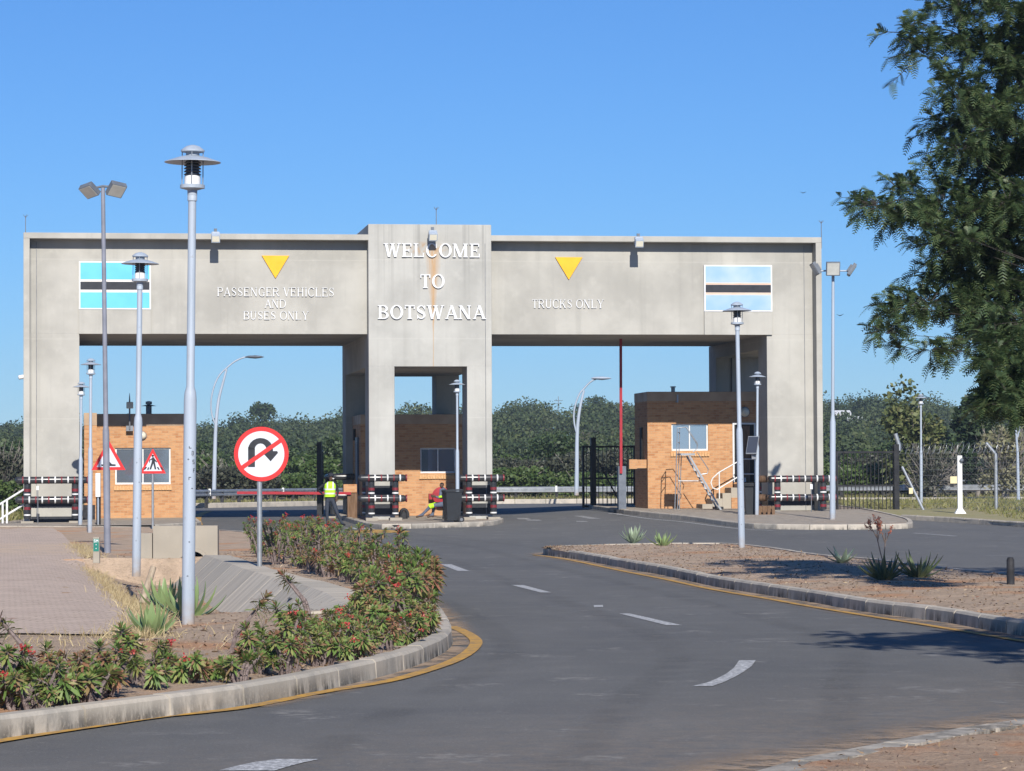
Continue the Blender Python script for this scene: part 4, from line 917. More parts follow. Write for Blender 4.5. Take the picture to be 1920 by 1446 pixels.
def tri_sign(name, label, d, px, pyt, pyb, pw, post_px, draw, base_py=None):
    cb = at(px, pyb, d); ct = at(px, pyt, d); gz = float(verge_z(np.array(cb.x), np.array(cb.y))) if d < 80 else .1
    t = thing(name, label, "road sign", (cb.x, cb.y, gz)); hw = pw/2*d/FPX; z0 = cb.z - gz; H = ct.z - cb.z
    m = MB(); m.tube([((post_px-px)*d/FPX, .05, -.1), ((post_px-px)*d/FPX, .05, z0+H*.6)], .035, 12); part("post", m, M['steel'], t, 40)
    def tri(s_, y, yb):
        cz = z0 + H/3; m = MB(); m.prism([(-hw*s_, cz - H/3*s_), (hw*s_, cz - H/3*s_), (hw*.03*s_, cz + H*2/3*s_), (-hw*.03*s_, cz + H*2/3*s_)], y, yb); return m
    pl = part("sign_plate", tri(1, -.004, .012), M['signred'], t); part("white_face", tri(.70, -.009, -.004), M['signwhite'], pl)
    m = MB(); draw(m, hw, z0, H); part("pictogram", m, M['signblack'], pl)
def hump(m, hw, z0, H):
    m.prism([(-hw*.42, z0+H*.135), (hw*.42, z0+H*.135), (hw*.42, z0+H*.19), (hw*.2, z0+H*.20), (hw*.08, z0+H*.27), (hw*.0, z0+H*.30), (-hw*.08, z0+H*.27), (-hw*.2, z0+H*.20), (-hw*.42, z0+H*.19)], -.012, -.008)
def ped(m, hw, z0, H):
    k = hw/24.0; q = lambda x, y: ((x-286)*k, z0 + (888-y)*k)
    m.prism([q(286+2.2*math.cos(a), 855.5+2.2*math.sin(a)) for a in np.linspace(0, 6.28, 13)[:-1]], -.013, -.009)
    for pts in ([(285, 858), (289, 858.5), (290, 867), (284, 867)], [(285, 859.5), (279.5, 863), (279.5, 868), (281, 868), (281.2, 864), (286, 862)], [(288, 859), (294, 866.5), (293, 868), (287, 863)], [(284, 867), (288, 867), (283, 880.5), (280, 880.5)], [(286.5, 867), (290, 867), (292.5, 880.5), (289.5, 880.5)],
                [(273, 876), (276, 876), (272, 881), (268.5, 881)], [(293.5, 876), (296, 876), (299, 881), (295.8, 881)], [(299.5, 876), (302, 876), (306, 881), (302.5, 881)], [(277.5, 876.5), (279.5, 876.5), (278.5, 881), (275.5, 881)]):
        m.prism([q(*p) for p in pts], -.0125-.0003*len(m.f)/10, -.009)
tri_sign("speed_hump_sign", "red triangular speed hump warning sign half hidden behind the leaning floodlight mast", 68, 203.5, 826, 881.5, 64, 203, hump)
tri_sign("pedestrian_crossing_sign", "small red triangular pedestrian crossing sign in front of the booth window", 89, 286.5, 842, 888, 49, 286, ped)

# ------------------------------------------------------------ booms, bins, gates, fences
B = gthing("boom_gate", "lowered red boom barrier across the left lane", "boom barrier", gp(660, 960, 3.2)[0], 3.2, None, "boom barriers in the gateway lanes")
z0 = B.location.z; hz = gp(660, 917, 3.2)[1] - z0; m = MB(); m.box(-.17, .17, -.16, .16, 0, hz - .12); part("cabinet", m, M['brownwood'], B, bevel=.015)
m = MB(); m.box(-.3, .15, -.2, .18, hz - .12, hz + .16); part("drive_head", m, M['brick'], B)
m = MB(); e = gp(452, 925.5, 3.2); m.obox(((e[0]-gp(660, 960, 3.2)[0])/2 - .1, -.22, (hz + e[1]-z0)/2 - .06), ((abs(e[0]-gp(660, 960, 3.2)[0])+.1)/2, 0, -.02), (0, .025, 0), (0, 0, .045)); part("boom", m, M['red'], B)
B = gthing("boom_gate", "raised red boom barrier standing upright in the right lane", "boom barrier", gp(1165, 950, 3.5)[0], 3.5, None, "boom barriers in the gateway lanes")
z0 = B.location.z; u_ = gp(1165, 950, 3.5)[0]; zt = gp(1165, 636, 3.5)[1]-z0; zc = gp(1165, 888, 3.5)[1]-z0
m = MB(); m.box(-.12, .15, -.15, .15, 0, zc + .25); part("cabinet", m, M['galvdark'], B, bevel=.012); m = MB(); m.box(-.22, .26, -.3, .3, -.05, .12); part("footing", m, M['blackpost'], B)
m = MB(); m.obox((-.03, -.2, (zt+zc)/2), (.045, 0, 0), (0, .025, 0), (0.01, 0, (zt-zc)/2)); part("boom", m, M['red'], B); m = MB(); m.box(-.085, .025, -.19, -.15, zc+.75, zc+.82); part("clamp", m, M['black'], B)
def wheelie(label, px, py, d, rot, H=1.06):
    p = at(px, py, d); t = thing("wheelie_bin", label, "wheelie bin", p, rot, "wheelie bins by the gateway"); m = MB()
    a, b = .22, .27; vs = []
    for z_, s_ in ((.06, .80), (H*.93, 1.0)): vs += [(-a*s_, -b*s_, z_), (a*s_, -b*s_, z_), (a*s_, b*s_, z_), (-a*s_, b*s_, z_)]
    m.add(vs, [(0,3,2,1),(4,5,6,7),(0,1,5,4),(1,2,6,5),(2,3,7,6),(3,0,4,7)]); m.box(-.235, .235, -.285, .285, H*.90, H*.935)
    part("bin_body", m, M['bin'], t, bevel=.015)
    m = MB(); m.add([(-.25,-.31,H*.935),(.25,-.31,H*.935),(.25,.32,H*.955),(-.25,.32,H*.955),(-.22,-.27,H*.985),(.22,-.27,H*.985),(.22,.28,H*1.0),(-.22,.28,H*1.0)], [(0,3,2,1),(4,5,6,7),(0,1,5,4),(1,2,6,5),(2,3,7,6),(3,0,4,7)]); m.tube([(-.2, .33, H*.92), (.2, .33, H*.92)], .015, 8); part("lid", m, M['bin'], t, bevel=.01)
    for s_ in (-1, 1):
        m = MB(); m.tube([(s_*.20, .22, .10), (s_*.26, .22, .10)], .10, 20); wl = part("wheel", m, M['rubber'], t, 40); m = MB(); m.tube([(s_*.262, .22, .10), (s_*.266, .22, .10)], .05, 14); part("hub", m, M['steeldark'], wl)
wheelie("black wheelie bin in front of the seated worker", 848, 980, 96.6, R(-70)); wheelie("black wheelie bin under the solar panel by the right booth steps", 1408, 971, 98.0, R(180), 1.12)
# black steel gate leaf (open, right lane) and fence panel at the right
def bar_panel(label, name, p0, p1, z0, z1, n, posts, top_arm=False, mid=.47, cat="steel gate", brace=True):
    p0, p1 = Vector(p0), Vector(p1); d = p1 - p0; L = math.hypot(d.x, d.y); ang = math.atan2(d.y, d.x)
    t = thing(name, label, cat, (p0.x, p0.y, p0.z), ang); H = z1 - z0
    m = MB()
    for z_ in (z0 + .05, z0 + H*mid, z1 - .04): m.box(0, L, -.03, .03, z_ - .035, z_ + .035)
    for x_ in (0.04, L - .04): m.box(x_ - .04, x_ + .04, -.033, .033, z0, z1)
    part("frame", m, M['black'], t)
    m = MB()
    for i in range(1, n): m.box(L*i/n - .012, L*i/n + .012, -.012, .012, z0 + .05, z1 - .04)
    part("bars", m, M['black'], t)
    if brace: m = MB(); m.tube([(L*.25, -.02, z1 - .4), (L*.72, -.02, z0 + .1)], .03, 6); part("brace", m, M['black'], t)
    for x_, h_ in posts: m = MB(); m.box(x_ - .09, x_ + .09, -.09, .09, -.2, h_); part("gate_post", m, M['black'], t)
    return t
a = gnd(1092, 953, 0); b = gnd(1192, 952, 0); bar_panel("open black barred gate leaf standing beside the raised boom", "steel_gate", at(1092, 953, 112), at(1192, 951, 112.5), .02, gp(1140, 836, 11.8)[1] - at(1092, 953, 112).z, 13, [(.42, 2.6)])
bar_panel("black barred fence panel between the far right pillar and the black post", "steel_fence", at(1568, 972, 103), at(1684, 972, 103.5), .05, (at(1620, 846, 103) - at(1620, 972, 103)).z, 16, [((at(1682, 900, 103.5) - at(1568, 900, 103)).length - .03, 2.5)], mid=.47, cat="steel fence", brace=False)
# left lane gate leaf, folded back
p = W(-2.9, 9.8); q = W(-2.6, 12.0); bar_panel("dark gate leaf folded back behind the standing guard", "steel_gate", (p[0], p[1], .12), (q[0], q[1], .12), .05, 2.5, 10, [(.05, 2.75)])
# wire fence to the right
F0, F1, F2 = at(1684, 972, 103.5), at(1868, 968, 103), at(2120, 970, 101)
wf = thing("wire_fence", "tall wire mesh fence with grey posts and razor wire at right", "wire fence", F0)
def fpost(base, h, arm, r=.06, mt='steel'):
    b_ = Vector(base) - F0; m = MB(); m.tube([b_, b_ + Vector((0,0,h)), b_ + Vector((arm[0], arm[1], h + arm[2]))], r, 10); part("fence_post", m, M[mt], wf, 40)
fpost(F1, 2.1, (-.32, 0, .38)); fpost(F2, 2.1, (-.32, 0, .38)); fpost(F0 + Vector((.05, 0, 2.3)), .2, (-.12, 0, .38), .075)
m = MB(); m.tube([Vector((.15, 0, 1.75)), at(1732, 958, 103) - F0], .045, 10); part("stay", m, M['steel'], wf)
m = MB(); Lf = (F2 - F0)
for i in range(12): z_ = .1 + i*.19; m.tube([Vector((0,0,z_)), (F1-F0) + Vector((0,0,z_)), Lf + Vector((0,0,z_))], .0032, 4)
for k in range(70):
    for s_ in (-1, 1):
        x_ = k*.11*1.0; pa, pb = Lf*(x_/Lf.length), Lf*((x_ + s_*2.0)/Lf.length)
        if 0 <= (x_ + s_*2.0) <= Lf.length: m.tube([pa + Vector((0,0,.1)), pb + Vector((0,0,2.1))], .0013, 3, cap=False)
part("wire_mesh", m, M['steeldark'], wf)
m = MB(); pts = []
for i in range(420):
    f_ = i/420; a_ = i*.55; pts.append(Lf*(f_*.9) + Vector((0.0 + .1*math.sin(a_), .2*math.cos(a_), 2.35 + .2*math.sin(a_*1.0))))
m.tube(pts, .0042, 4); part("razor_wire", m, M['steel'], wf)
for px, py, w_, h_, d, lab in ((1790, 900, .15, .12, 102.6, "cream warning plate hung on the wire fence beside the white camera post"), (1708, 920.5, .065, .10, 103.2, "cream reflector plate on a black box low on the wire fence")):
    c = at(px, py, d); pl = thing("warning_plate", lab, "warning plate", c); m = MB(); m.box(-w_, w_, -.008, .004, -h_, h_); part("plate", m, M['panelboard'], pl)
    m = MB(); m.box(-w_*.95, -w_*.2 if w_ > .1 else w_*.6, .01, .1, -h_*1.1 - .1, -h_*.2); part("box", m, M['black'], pl)
# white camera post
c = at(1800, 966, 98.6); t = thing("camera_post", "white steel camera post on a concrete base in the grass", "camera post", c)
m = MB(); m.box(-.075, .075, -.075, .075, .1, 1.93); m.add([(-.2,-.2,.02),(.2,-.2,.02),(.2,.2,.02),(-.2,.2,.02),(-.075,-.075,.22),(.075,-.075,.22),(.075,.075,.22),(-.075,.075,.22)], [(0,3,2,1),(4,5,6,7),(0,1,5,4),(1,2,6,5),(2,3,7,6),(3,0,4,7)]); part("post", m, M['white'], t)
m = MB(); m.box(-.3, .3, -.3, .3, -.2, .03); part("base", m, M['oldconc'], t); m = MB(); m.tube([(.02, -.1, 1.8), (.09, -.14, 1.74)], .06, 12); m.box(.06, .16, -.06, .0, 1.1, 1.14); part("camera", m, M['galvdark'], t)
# guardrail far beyond
gr = [(-15.5, 126.0), (-14.4, 130), (-12.6, 137), (-9.6, 145), (-6, 149.5), (-1, 151), (6, 150.5), (14, 149.5), (24, 147.5), (36, 146)]
GRl = smooth_line(gr, 8); t = thing("guardrail", "long galvanised guardrail on dark posts beyond the gateway", "guardrail", (0, 0, 0))
T = np.gradient(GRl, axis=0); T /= np.linalg.norm(T, axis=1)[:, None]; Nn = np.stack([T[:, 1], -T[:, 0]], 1)
prof = [(.0, -.15), (.055, -.11), (.055, -.05), (.0, -.01), (.0, .01), (.055, .05), (.055, .11), (.0, .15)]
vs = []; 
for p, n_ in zip(GRl, Nn):
    z_ = float(G(p[0], min(p[1], 170))) + .66
    for a, b in prof: q = p + n_*a; vs.append((q[0], q[1], z_ + b))
k = len(prof); m = MB(); m.add(vs, [(i*k+j, i*k+j+1, (i+1)*k+j+1, (i+1)*k+j) for i in range(len(GRl)-1) for j in range(k-1)]); part("rail_beam", m, M['steel'], t)
for p in resample(GRl, 2.0):
    m = MB(); z_ = float(G(p[0], min(p[1], 170))); m.box(p[0]-.07, p[0]+.07, p[1]+.03, p[1]+.2, z_ - .1, z_ + .78); part("rail_post", m, M['blackpost'], t)
for p in resample(GRl, 9.0): part("reflector", MB().box(p[0]-.05, p[0]+.05, p[1]-.08, p[1]-.06, float(G(p[0], min(p[1], 170)))+.55, float(G(p[0], min(p[1], 170)))+.85), M['white'], t)
# steel ladder stair for inspections, in front of the right booth
V4 = 2.6; c = gp(1300, 960, V4); lt = gthing("inspection_ladder", "grey steel inspection ladder with small platform in front of the tall brick booth", "ladder", c[0], V4, 0.0)
Q = lambda px, py, dv=0.0: Vector((gp(px, py, V4)[0]-c[0], dv, gp(px, py, V4)[1]))
m = MB(); 
for dv in (-.25, .25):
    for a, b in (((1266, 800), (1262, 960)), ((1273, 800), (1271, 961))): pass
m.tube([Q(1268, 803, -.2), Q(1263, 960, -.2)], .016, 8); m.tube([Q(1276, 803, .15), Q(1272, 959, .15)], .016, 8); m.tube([Q(1281, 850, .3), Q(1277, 958, .3)], .016, 8)
m.tube([Q(1268, 803, -.2), Q(1276, 802, .15)], .016, 8)
for y_ in (811, 830): m.tube([Q(1268, y_, -.2), Q(1276, y_, .15)], .014, 8)
m.tube([Q(1263, 958, -.25), Q(1277, 957, .3)], .02, 8)
part("frame", m, M['steel'], lt, 40)
m = MB(); m.tube([Q(1268, 803, -.2), Q(1284, 801, -.2), Q(1306, 836, -.2), Q(1305, 841, -.2), Q(1297, 848, -.2)], .016, 8); m.tube([Q(1276, 802, .25), Q(1290, 801, .25), Q(1311, 832, .25), Q(1309, 840, .25)], .016, 8); m.tube([Q(1310, 848, .25), Q(1331, 880, .25), Q(1329, 888, .25), Q(1315, 890, .25)], .016, 8); m.tube([Q(1272, 902, 0), Q(1316, 902, 0)], .018, 8); part("handrail", m, M['steel'], lt, 40)
m = MB(); a, b = Q(1273, 852), Q(1300, 852); m.box(a.x, b.x, -.3, .3, a.z - .04, a.z + .03); part("platform", m, M['steel'], lt)
m = MB()
for dv in (-.25, .25): m.obox((Q(1290, 855, dv) + Q(1350, 958, dv))/2, (Q(1350, 958, dv) - Q(1290, 855, dv))/2, (0, .012, 0), (.026, 0, .015))
part("stringer", m, M['steel'], lt)
for i in range(9):
    f_ = (i + .5)/9; pz = Q(1290 + 60*f_, 855 + 103*f_); m = MB(); m.box(pz.x - .07, pz.x + .05, -.235, .235, pz.z - .012, pz.z + .012); part("tread", m, M['steel'], lt)
m = MB(); e = Q(1349, 960)
for dv in (-.2, .2): m.tube([e + Vector((0, dv-.03, .03)), e + Vector((0, dv+.03, .03))], .09, 14)
m.box(e.x - .2, e.x + .1, -.2, .2, e.z + .1, e.z + .18); part("wheel", m, M['black'], lt)
# crate, stake, markers, stand posts, tyre
c = at(1435, 972, 97.8); t = thing("wooden_crate", "rough brown timber crate beside the lamp with the solar panel", "crate", c, YAW); m = MB()
for x_ in (-.22, -.07, .08, .23): m.box(x_-.05, x_+.04, -.2, -.17, 0, .40)
m.box(-.27, .27, -.17, -.14, .30, .38); m.box(-.27, .27, -.17, -.14, .03, .1); part("front_slats", m, M['brownwood'], t)
m = MB(); m.box(-.27, .27, -.14, .2, .0, .04); m.box(-.27, -.24, -.14, .2, .04, .4); m.box(.24, .27, -.14, .2, .04, .4); m.box(-.24, .24, .17, .2, .04, .4); part("body", m, M['brownwood'], t)
c = at(268, 1126, 37.4); t = thing("leaning_stake", "bleached wooden stake leaning beside the aloes", "stake", c); e = at(288, 1063, 37.6) - c; m = MB(); m.tube([-e*.1, e*.5, e], [.045, .042, .036], 10); part("stake", m, M['stake'] if 'stake' in M else M['wood'], t, 50)
c = gnd(181, 1051, .09); t = thing("cable_marker", "low concrete marker post with green plate on the gravel verge", "marker post", c); m = MB(); m.box(-.06, .06, -.05, .05, -.05, .43); part("post", m, M['oldconc'], t, bevel=.01)
m = MB(); m.box(-.05, .05, -.056, -.051, .17, .40); pl = part("plate", m, pm("plate_green", (.02, .22, .17), (.015, .18, .14), 5), t); m = MB()
m.box(-.04, -.032, -.060, -.057, .362, .375); m.box(-.018, -.01, -.060, -.057, .347, .362); m.box(-.04, -.01, -.0605, -.057, .358, .366); m.box(-.04, -.01, -.060, -.057, .375, .388); m.box(-.04, -.01, -.060, -.057, .335, .347); m.box(0, .01, -.060, -.057, .335, .388); m.box(.03, .04, -.060, -.057, .335, .388); m.box(.01, .03, -.060, -.057, .365, .38)
m.lathe([(.003, -.012), (.013, 0), (.003, .012)], (0, -.057, .29), 10); m.lathe([(.003, -.012), (.013, 0), (.003, .012)], (0, -.057, .22), 10); part("plate_mark", m, M['letter'], pl)
c = at(184, 992, 95); t = thing("ticket_post", "white boxed ticket post on a thin pipe by the brick wing wall", "ticket post", c); m = MB(); m.tube([(0,0,0), (0,0,1.0)], .022, 8); part("pipe", m, M['galv'], t); m = MB(); m.box(-.075, .075, -.06, .06, 1.0, 1.74); part("box", m, M['white'], t, bevel=.01); m = MB(); m.box(-.07, .07, .065, .12, .1, 1.0); part("back_plate", m, M['blackpost'], t)
c = at(71, 990, 97.2); t = thing("switch_post", "thin dark pipe with white box before the far left pillar", "ticket post", c); m = MB(); m.tube([(0,0,0), (0,0,1.2)], .014, 6); part("pipe", m, M['steeldark'], t); m = MB(); m.box(-.045, .045, -.04, .04, 1.2, 1.34); part("box", m, M['white'], t, bevel=.01)
c = at(1521.5, 966, 100.3); t = thing("switch_post", "thin dark pipe with white box before the far right pillar", "ticket post", c); m = MB(); m.tube([(0,0,0), (0,0,.85)], .014, 6); part("pipe", m, M['steeldark'], t); m = MB(); m.box(-.045, .045, -.04, .04, .85, 1.02); part("box", m, M['white'], t, bevel=.01)
c = at(757.5, 973.5, 101.0); t = thing("rubber_tyre", "black domed tyre half standing against the central booth wall", "tyre", c); m = MB()
for i in range(17): pass
ring = [(.0 + .13*math.cos(a), 0, .12 + .2*math.sin(a)) for a in np.linspace(-.35, math.pi + .35, 20)]; m.tube(ring, [.05 + .006*(i % 2) for i in range(20)], 8); m.box(-.12, .12, .0, .05, .0, .26); part("tread", m, M['rubber'], t, 40)
c = at(1895, 1098, 39.5); t = thing("stub_post", "short black wooden stub post on the traffic island", "bollard", c); m = MB(); m.tube([(0,0,-.1), (0,0,.33), (0,0,.365)], [.052, .05, .035], 14); m.tube([(0,0,.365), (0,0,.368)], [.035, .01], 14); part("post", m, M['blackpost'], t, 50)
# white stair rail at far left
t = thing("stair_rail", "white tubular stair rail at the left edge by the far left pillar", "handrail", at(0, 990, 97.5)); B = t.location.copy(); m = MB(); q = lambda x_, y_: at(x_, y_, 97.5) - B
for a, b in (((-40, 970), (45, 918)), ((-40, 998), (45, 946)), ((5, 943), (5, 993)), ((13, 938), (13, 993))): m.tube([q(*a), q(*b)], .035, 8)
part("rail", m, M['white'], t, 40)
c = at(34, 992, 97); t = thing("utility_box", "small black topped concrete utility box beside the white stair rail", "utility box", c); m = MB(); m.box(-.13, .12, -.1, .1, 0, .16); part("box", m, M['oldconc'], t); m = MB(); m.box(-.08, .08, -.104, -.1, .02, .14); part("cover", m, M['black'], t)
# culvert headwall with pipe
hy = 58.3; a, b = at(285, 1040, hy).x, at(408, 1040, hy).x; t = thing("culvert_headwall", "concrete culvert headwall with a round pipe mouth behind the nearest lamp", "headwall", ((a+b)/2, hy, 0)); h = (b-a)/2
zt = at(340, 986, hy).z; pc = at(362, 1060, hy); pcx = pc.x - (a+b)/2; m = MB(); rp = .27; n = 28; wallz = -.7
outer = [(-h+.02, wallz), (h, wallz), (h, zt), (-h+.02, zt)]
# wall face with a round hole: fan between circle and the rectangle
def rectpt(an):
    c_, s_ = math.cos(an), math.sin(an); k = min(((h - pcx) if c_ > 0 else (pcx + h - .02)) / max(1e-6, abs(c_)), ((zt - pc.z) if s_ > 0 else (pc.z - wallz)) / max(1e-6, abs(s_))); return (pcx + c_*k, pc.z + s_*k)
cor = [math.atan2(z_ - pc.z, x_ - pcx) for x_, z_ in outer]; ang = sorted(set([round(2*math.pi*i/n - math.pi, 5) for i in range(n)] + [round(a_, 5) for a_ in cor]))
m.strip([((pcx + rp*math.cos(a_), pc.z + rp*math.sin(a_)), rectpt(a_)) for a_ in ang + [ang[0]]], 0, .3); part("wall", m, M['oldconc'], t)
m = MB(); m.box(-h-.22, -h, .02, .26, wallz, zt-.14); part("wing_wall", m, M['oldconc'], t, bevel=.01)
m = MB(); prs = [((pcx + rp*.99*math.cos(a_), pc.z + rp*.99*math.sin(a_)), (pcx + (rp+.06)*math.cos(a_), pc.z + (rp+.06)*math.sin(a_))) for a_ in np.linspace(0, 2*math.pi, 33)]; m.strip(prs, -.05, -.002); part("pipe_rim", m, M['oldconc'], t)
m = MB(); m.tube([(pcx, .02, pc.z), (pcx, 2.2, pc.z)], rp, 28, cap=False); m.prism([(pcx + rp*math.cos(a_), pc.z + rp*math.sin(a_)) for a_ in np.linspace(0, 2*math.pi, 29)[:-1]], 2.19, 2.2); part("pipe", m, M['dark'], t)
# birds
for i, (px, py, d) in enumerate(((1506, 362, 140), (1575, 592, 120))):
    c = at(px, py, d); t = tag(part("bird", (lambda m: (m.add([(-.16, 0, .06), (-.05, -.05, 0), (0, 0, .015), (.05, -.05, 0), (.17, 0, .07), (0, .12, -.01), (0, -.1, -.02)], [(0, 1, 2), (2, 3, 4), (1, 6, 3, 5), (1, 2, 3), (0, 2, 5), (4, 2, 5)]), m)[1])(MB()), M['black']), ("tiny bird gliding high above the right end of the gateway", "tiny bird flying low beside the right floodlight mast")[i], "bird"); t.location = c
# ------------------------------------------------------------ plants
def leaf_quads(base, direc, nrm, L, Wd, droop=.25, prof=((0, .12), (.35, .75), (.7, 1.0), (1.0, .12))):
    """one leaf: a strip of quads along direc, folded down with droop; arrays of N leaves"""
    N = len(base); side = np.cross(direc, nrm); side /= np.linalg.norm(side, axis=1)[:, None] + 1e-9
    k = len(prof); v = np.zeros((N, 2*k, 3))
    for i, (t, w_) in enumerate(prof):
        c = base + direc * (L * t)[:, None] - np.array([0, 0, 1.0]) * (droop * L * t * t)[:, None]
        v[:, 2*i] = c - side * (Wd * w_ / 2)[:, None]; v[:, 2*i+1] = c + side * (Wd * w_ / 2)[:, None]
    f = [(2*i, 2*i+1, 2*i+3, 2*i+2) for i in range(k-1)]
    F = (np.array(f)[None] + (np.arange(N) * 2*k)[:, None, None]).reshape(-1, 4)
    return v.reshape(-1, 3), F
class LB:
    def __init__(s): s.v = []; s.f = []; s.n = 0; s.m = []
    def add(s, v, f, mi=0): s.v.append(v); s.f.append(f + s.n); s.n += len(v); s.m.append(np.full(len(f), mi))
    def build(s, name, mats, parent=None): return np_mesh(name, np.concatenate(s.v), np.concatenate(s.f), mats, parent, np.concatenate(s.m))
M['thornleaf'] = leafmat("thorn_leaf", [(0, (.11, .19, .045)), (.30, (.16, .26, .065)), (.55, (.25, .32, .09)), (.74, (.35, .34, .12)), (.88, (.33, .22, .11)), (.95, (.36, .17, .12)), (1, (.30, .22, .12))], .3)
M['thornleaf_red'] = leafmat("thorn_leaf_red", [(0, (.14, .18, .05)), (.35, (.25, .2, .08)), (.65, (.36, .18, .11)), (1, (.40, .15, .11))], .3)
M['flower'] = leafmat("red_flower", [(0, (.45, .03, .035)), (.6, (.60, .07, .07)), (1, (.66, .17, .14))], .3)
M['thornstem'] = pm("thorn_stem", (.24, .19, .175), (.12, .09, .085), 30, .9)
def rosette(lb, c, ax, r, n, rs, mi=0, red=0.0):
    """rosette of oblong leaves round the tip of a stem"""
    ax = ax / np.linalg.norm(ax); a = np.array([1, 0, 0]) if abs(ax[0]) < .8 else np.array([0, 1, 0]); u = np.cross(ax, a); u /= np.linalg.norm(u); w_ = np.cross(ax, u)
    i = np.arange(n); phi = i * 2.399 + rs.uniform(0, 6); f = i / n                   # 0 top .. 1 bottom
    el = R(75) - f * R(92) + rs.normal(0, .12, n); L = r * (.6 + .5 * np.minimum(1, f * 2)) * rs.uniform(.75, 1.15, n)
    d = np.cos(el)[:, None] * (np.cos(phi)[:, None] * u + np.sin(phi)[:, None] * w_) + np.sin(el)[:, None] * ax
    nr = np.sin(-el)[:, None] * (np.cos(phi)[:, None] * u + np.sin(phi)[:, None] * w_) + np.cos(el)[:, None] * ax
    base = c - ax * (f * r * .75)[:, None]
    v, q = leaf_quads(base, d, nr, L, L * rs.uniform(.17, .26, n), .10 + .25 * rs.random(), ((0, .25), (.4, .85), (.72, 1.0), (1, .1)))
    lb.add(v, q, 1 if rs.random() < red else 0)
def flowers(lb, c, r, n, rs):
    b = c + rs.normal(0, r * .45, (n, 3)) * [1, 1, .7]; d = rs.normal(0, 1, (n, 3)); d[:, 2] = np.abs(d[:, 2]); d /= np.linalg.norm(d, axis=1)[:, None]
    nr = rs.normal(0, 1, (n, 3)); v, q = leaf_quads(b, d, nr, r * .5 * rs.uniform(.6, 1.2, n), r * .5 * rs.uniform(.6, 1.2, n), 0.1, ((0, .3), (.5, 1), (1, .5))); lb.add(v, q, 0)
def thorn_plant(seed, h, nst, spread, fl, lean=0.0, red=.15, rr=.092, low=2):
    rs = np.random.default_rng(seed); t = thing("thorn_shrub", "", "shrub")
    lb = LB()
    for k in range(nst):
        a = rs.uniform(0, 6.28); d0 = np.array([math.cos(a), math.sin(a), 0]) * spread * rs.uniform(.3, 1.0); hh = h * rs.uniform(.45, 1.0) if k else h
        b = d0 * .25; mid = d0 * .55 + np.array([lean * hh * .3, 0, hh * .5]); tip = d0 + np.array([lean * hh, 0, hh]) + rs.normal(0, .03, 3) * [1, 1, 0]
        st = MB(); st.tube([b - [0, 0, .05], mid, tip], [.020, .018, .015], 6)
        n = 26; f = rs.random(n) * .85 + .05; P = np.where(f[:, None] < .5, b + (mid - b) * (f * 2)[:, None], mid + (tip - mid) * (f * 2 - 1)[:, None])
        d = rs.normal(0, 1, (n, 3)); d[:, 2] *= .4; d /= np.linalg.norm(d, axis=1)[:, None]
        v, q = leaf_quads(P, d, rs.normal(0, 1, (n, 3)), np.full(n, .045), np.full(n, .008), 0)
        st.add(v, [tuple(x) for x in q])
        ax = tip - mid; rosette(lb, tip + ax / np.linalg.norm(ax) * .02, ax, rr * rs.uniform(.85, 1.2), int(rs.integers(32, 44)), rs, 0, red)
        if hh > .3:
            for j in range(low):                 # side rosettes lower down
                f_ = rs.uniform(.25, .8); p = b + (tip - b) * f_; a2 = rs.uniform(0, 6.28); q_ = p + np.array([math.cos(a2), math.sin(a2), .55]) * rs.uniform(.07, .15)
                st.tube([p, q_], [.012, .010], 5); rosette(lb, q_, q_ - p, rr * rs.uniform(.7, 1.0), int(rs.integers(18, 26)), rs, 0, red)
        for j in range(int(rs.poisson(fl))):
            fb = LB(); flowers(fb, tip + np.array([rs.normal(0, .05), rs.normal(0, .05), rs.uniform(.0, .07)]), .05, 16, rs); fb.build("flower_cluster", [M['flower']], t)
        part("stem", st, M['thornstem'], t, 50)
    lb.build("leaves", [M['thornleaf'], M['thornleaf_red']], t)
    return t
PROT = {k: thorn_plant(*a) for k, a in {
    'tall_fl': (1, .72, 6, .30, .55, 0, .15), 'tall': (2, .66, 6, .30, .08, .05, .2), 'mid': (3, .46, 7, .30, .05, 0, .2, .107), 'mid2': (4, .42, 7, .32, .15, -.1, .3, .105), 'mid_fl': (5, .48, 7, .30, .3, 0, .15, .105), 'low': (6, .26, 8, .30, .2, 0, .12, .112), 'low2': (7, .22, 7, .34, .1, 0, .35, .102), 'lean': (8, .55, 2, .12, .3, .75, .3, .10, 0)}.items()}
used = set()
LABG = {'tall_fl': ("tall thorny shrub crowned with red flower clusters in the hedge by the no U-turn sign", "tall flowering thorn shrubs in the hedge"),
        'tall': ("tall thorny shrub with bare spiny stems in the hedge between drain and road", "tall thorn shrubs in the hedge"),
        'mid': ("leafy green thorn shrub in the bed along the road edge", "leafy thorn shrubs along the road edge"),
        'mid2': ("reddish leaved thorn shrub in the bed along the road edge", "reddish thorn shrubs along the road edge"),
        'mid_fl': ("thorn shrub dotted with small red flowers in the bed along the road edge", "flowering thorn shrubs along the road edge"),
        'low': ("low bright green thorn shrub right behind the near kerb", "low green thorn shrubs behind the near kerb"),
        'low2': ("low rusty leaved thorn shrub right behind the near kerb", "low rusty thorn shrubs behind the near kerb"),
        'lean': ("bare thorny stem leaning over the bed with one tuft of leaves", "leaning thorn stems in the road bed")}
def put(kind, x, y, sc, rz, label=None):
    r = PROT[kind]
    if kind in used: r = copy_tree(r)
    used.add(kind); r.location = (x, y, float(verge_z(np.array(x), np.array(y)))); r.scale = (sc, sc, sc * random.uniform(.9, 1.12)); r.rotation_euler = (0, 0, rz)
    r["label"] = label or LABG[kind][0]
    if not label: r["group"] = LABG[kind][1]
    elif "group" in r: del r["group"]
    return r
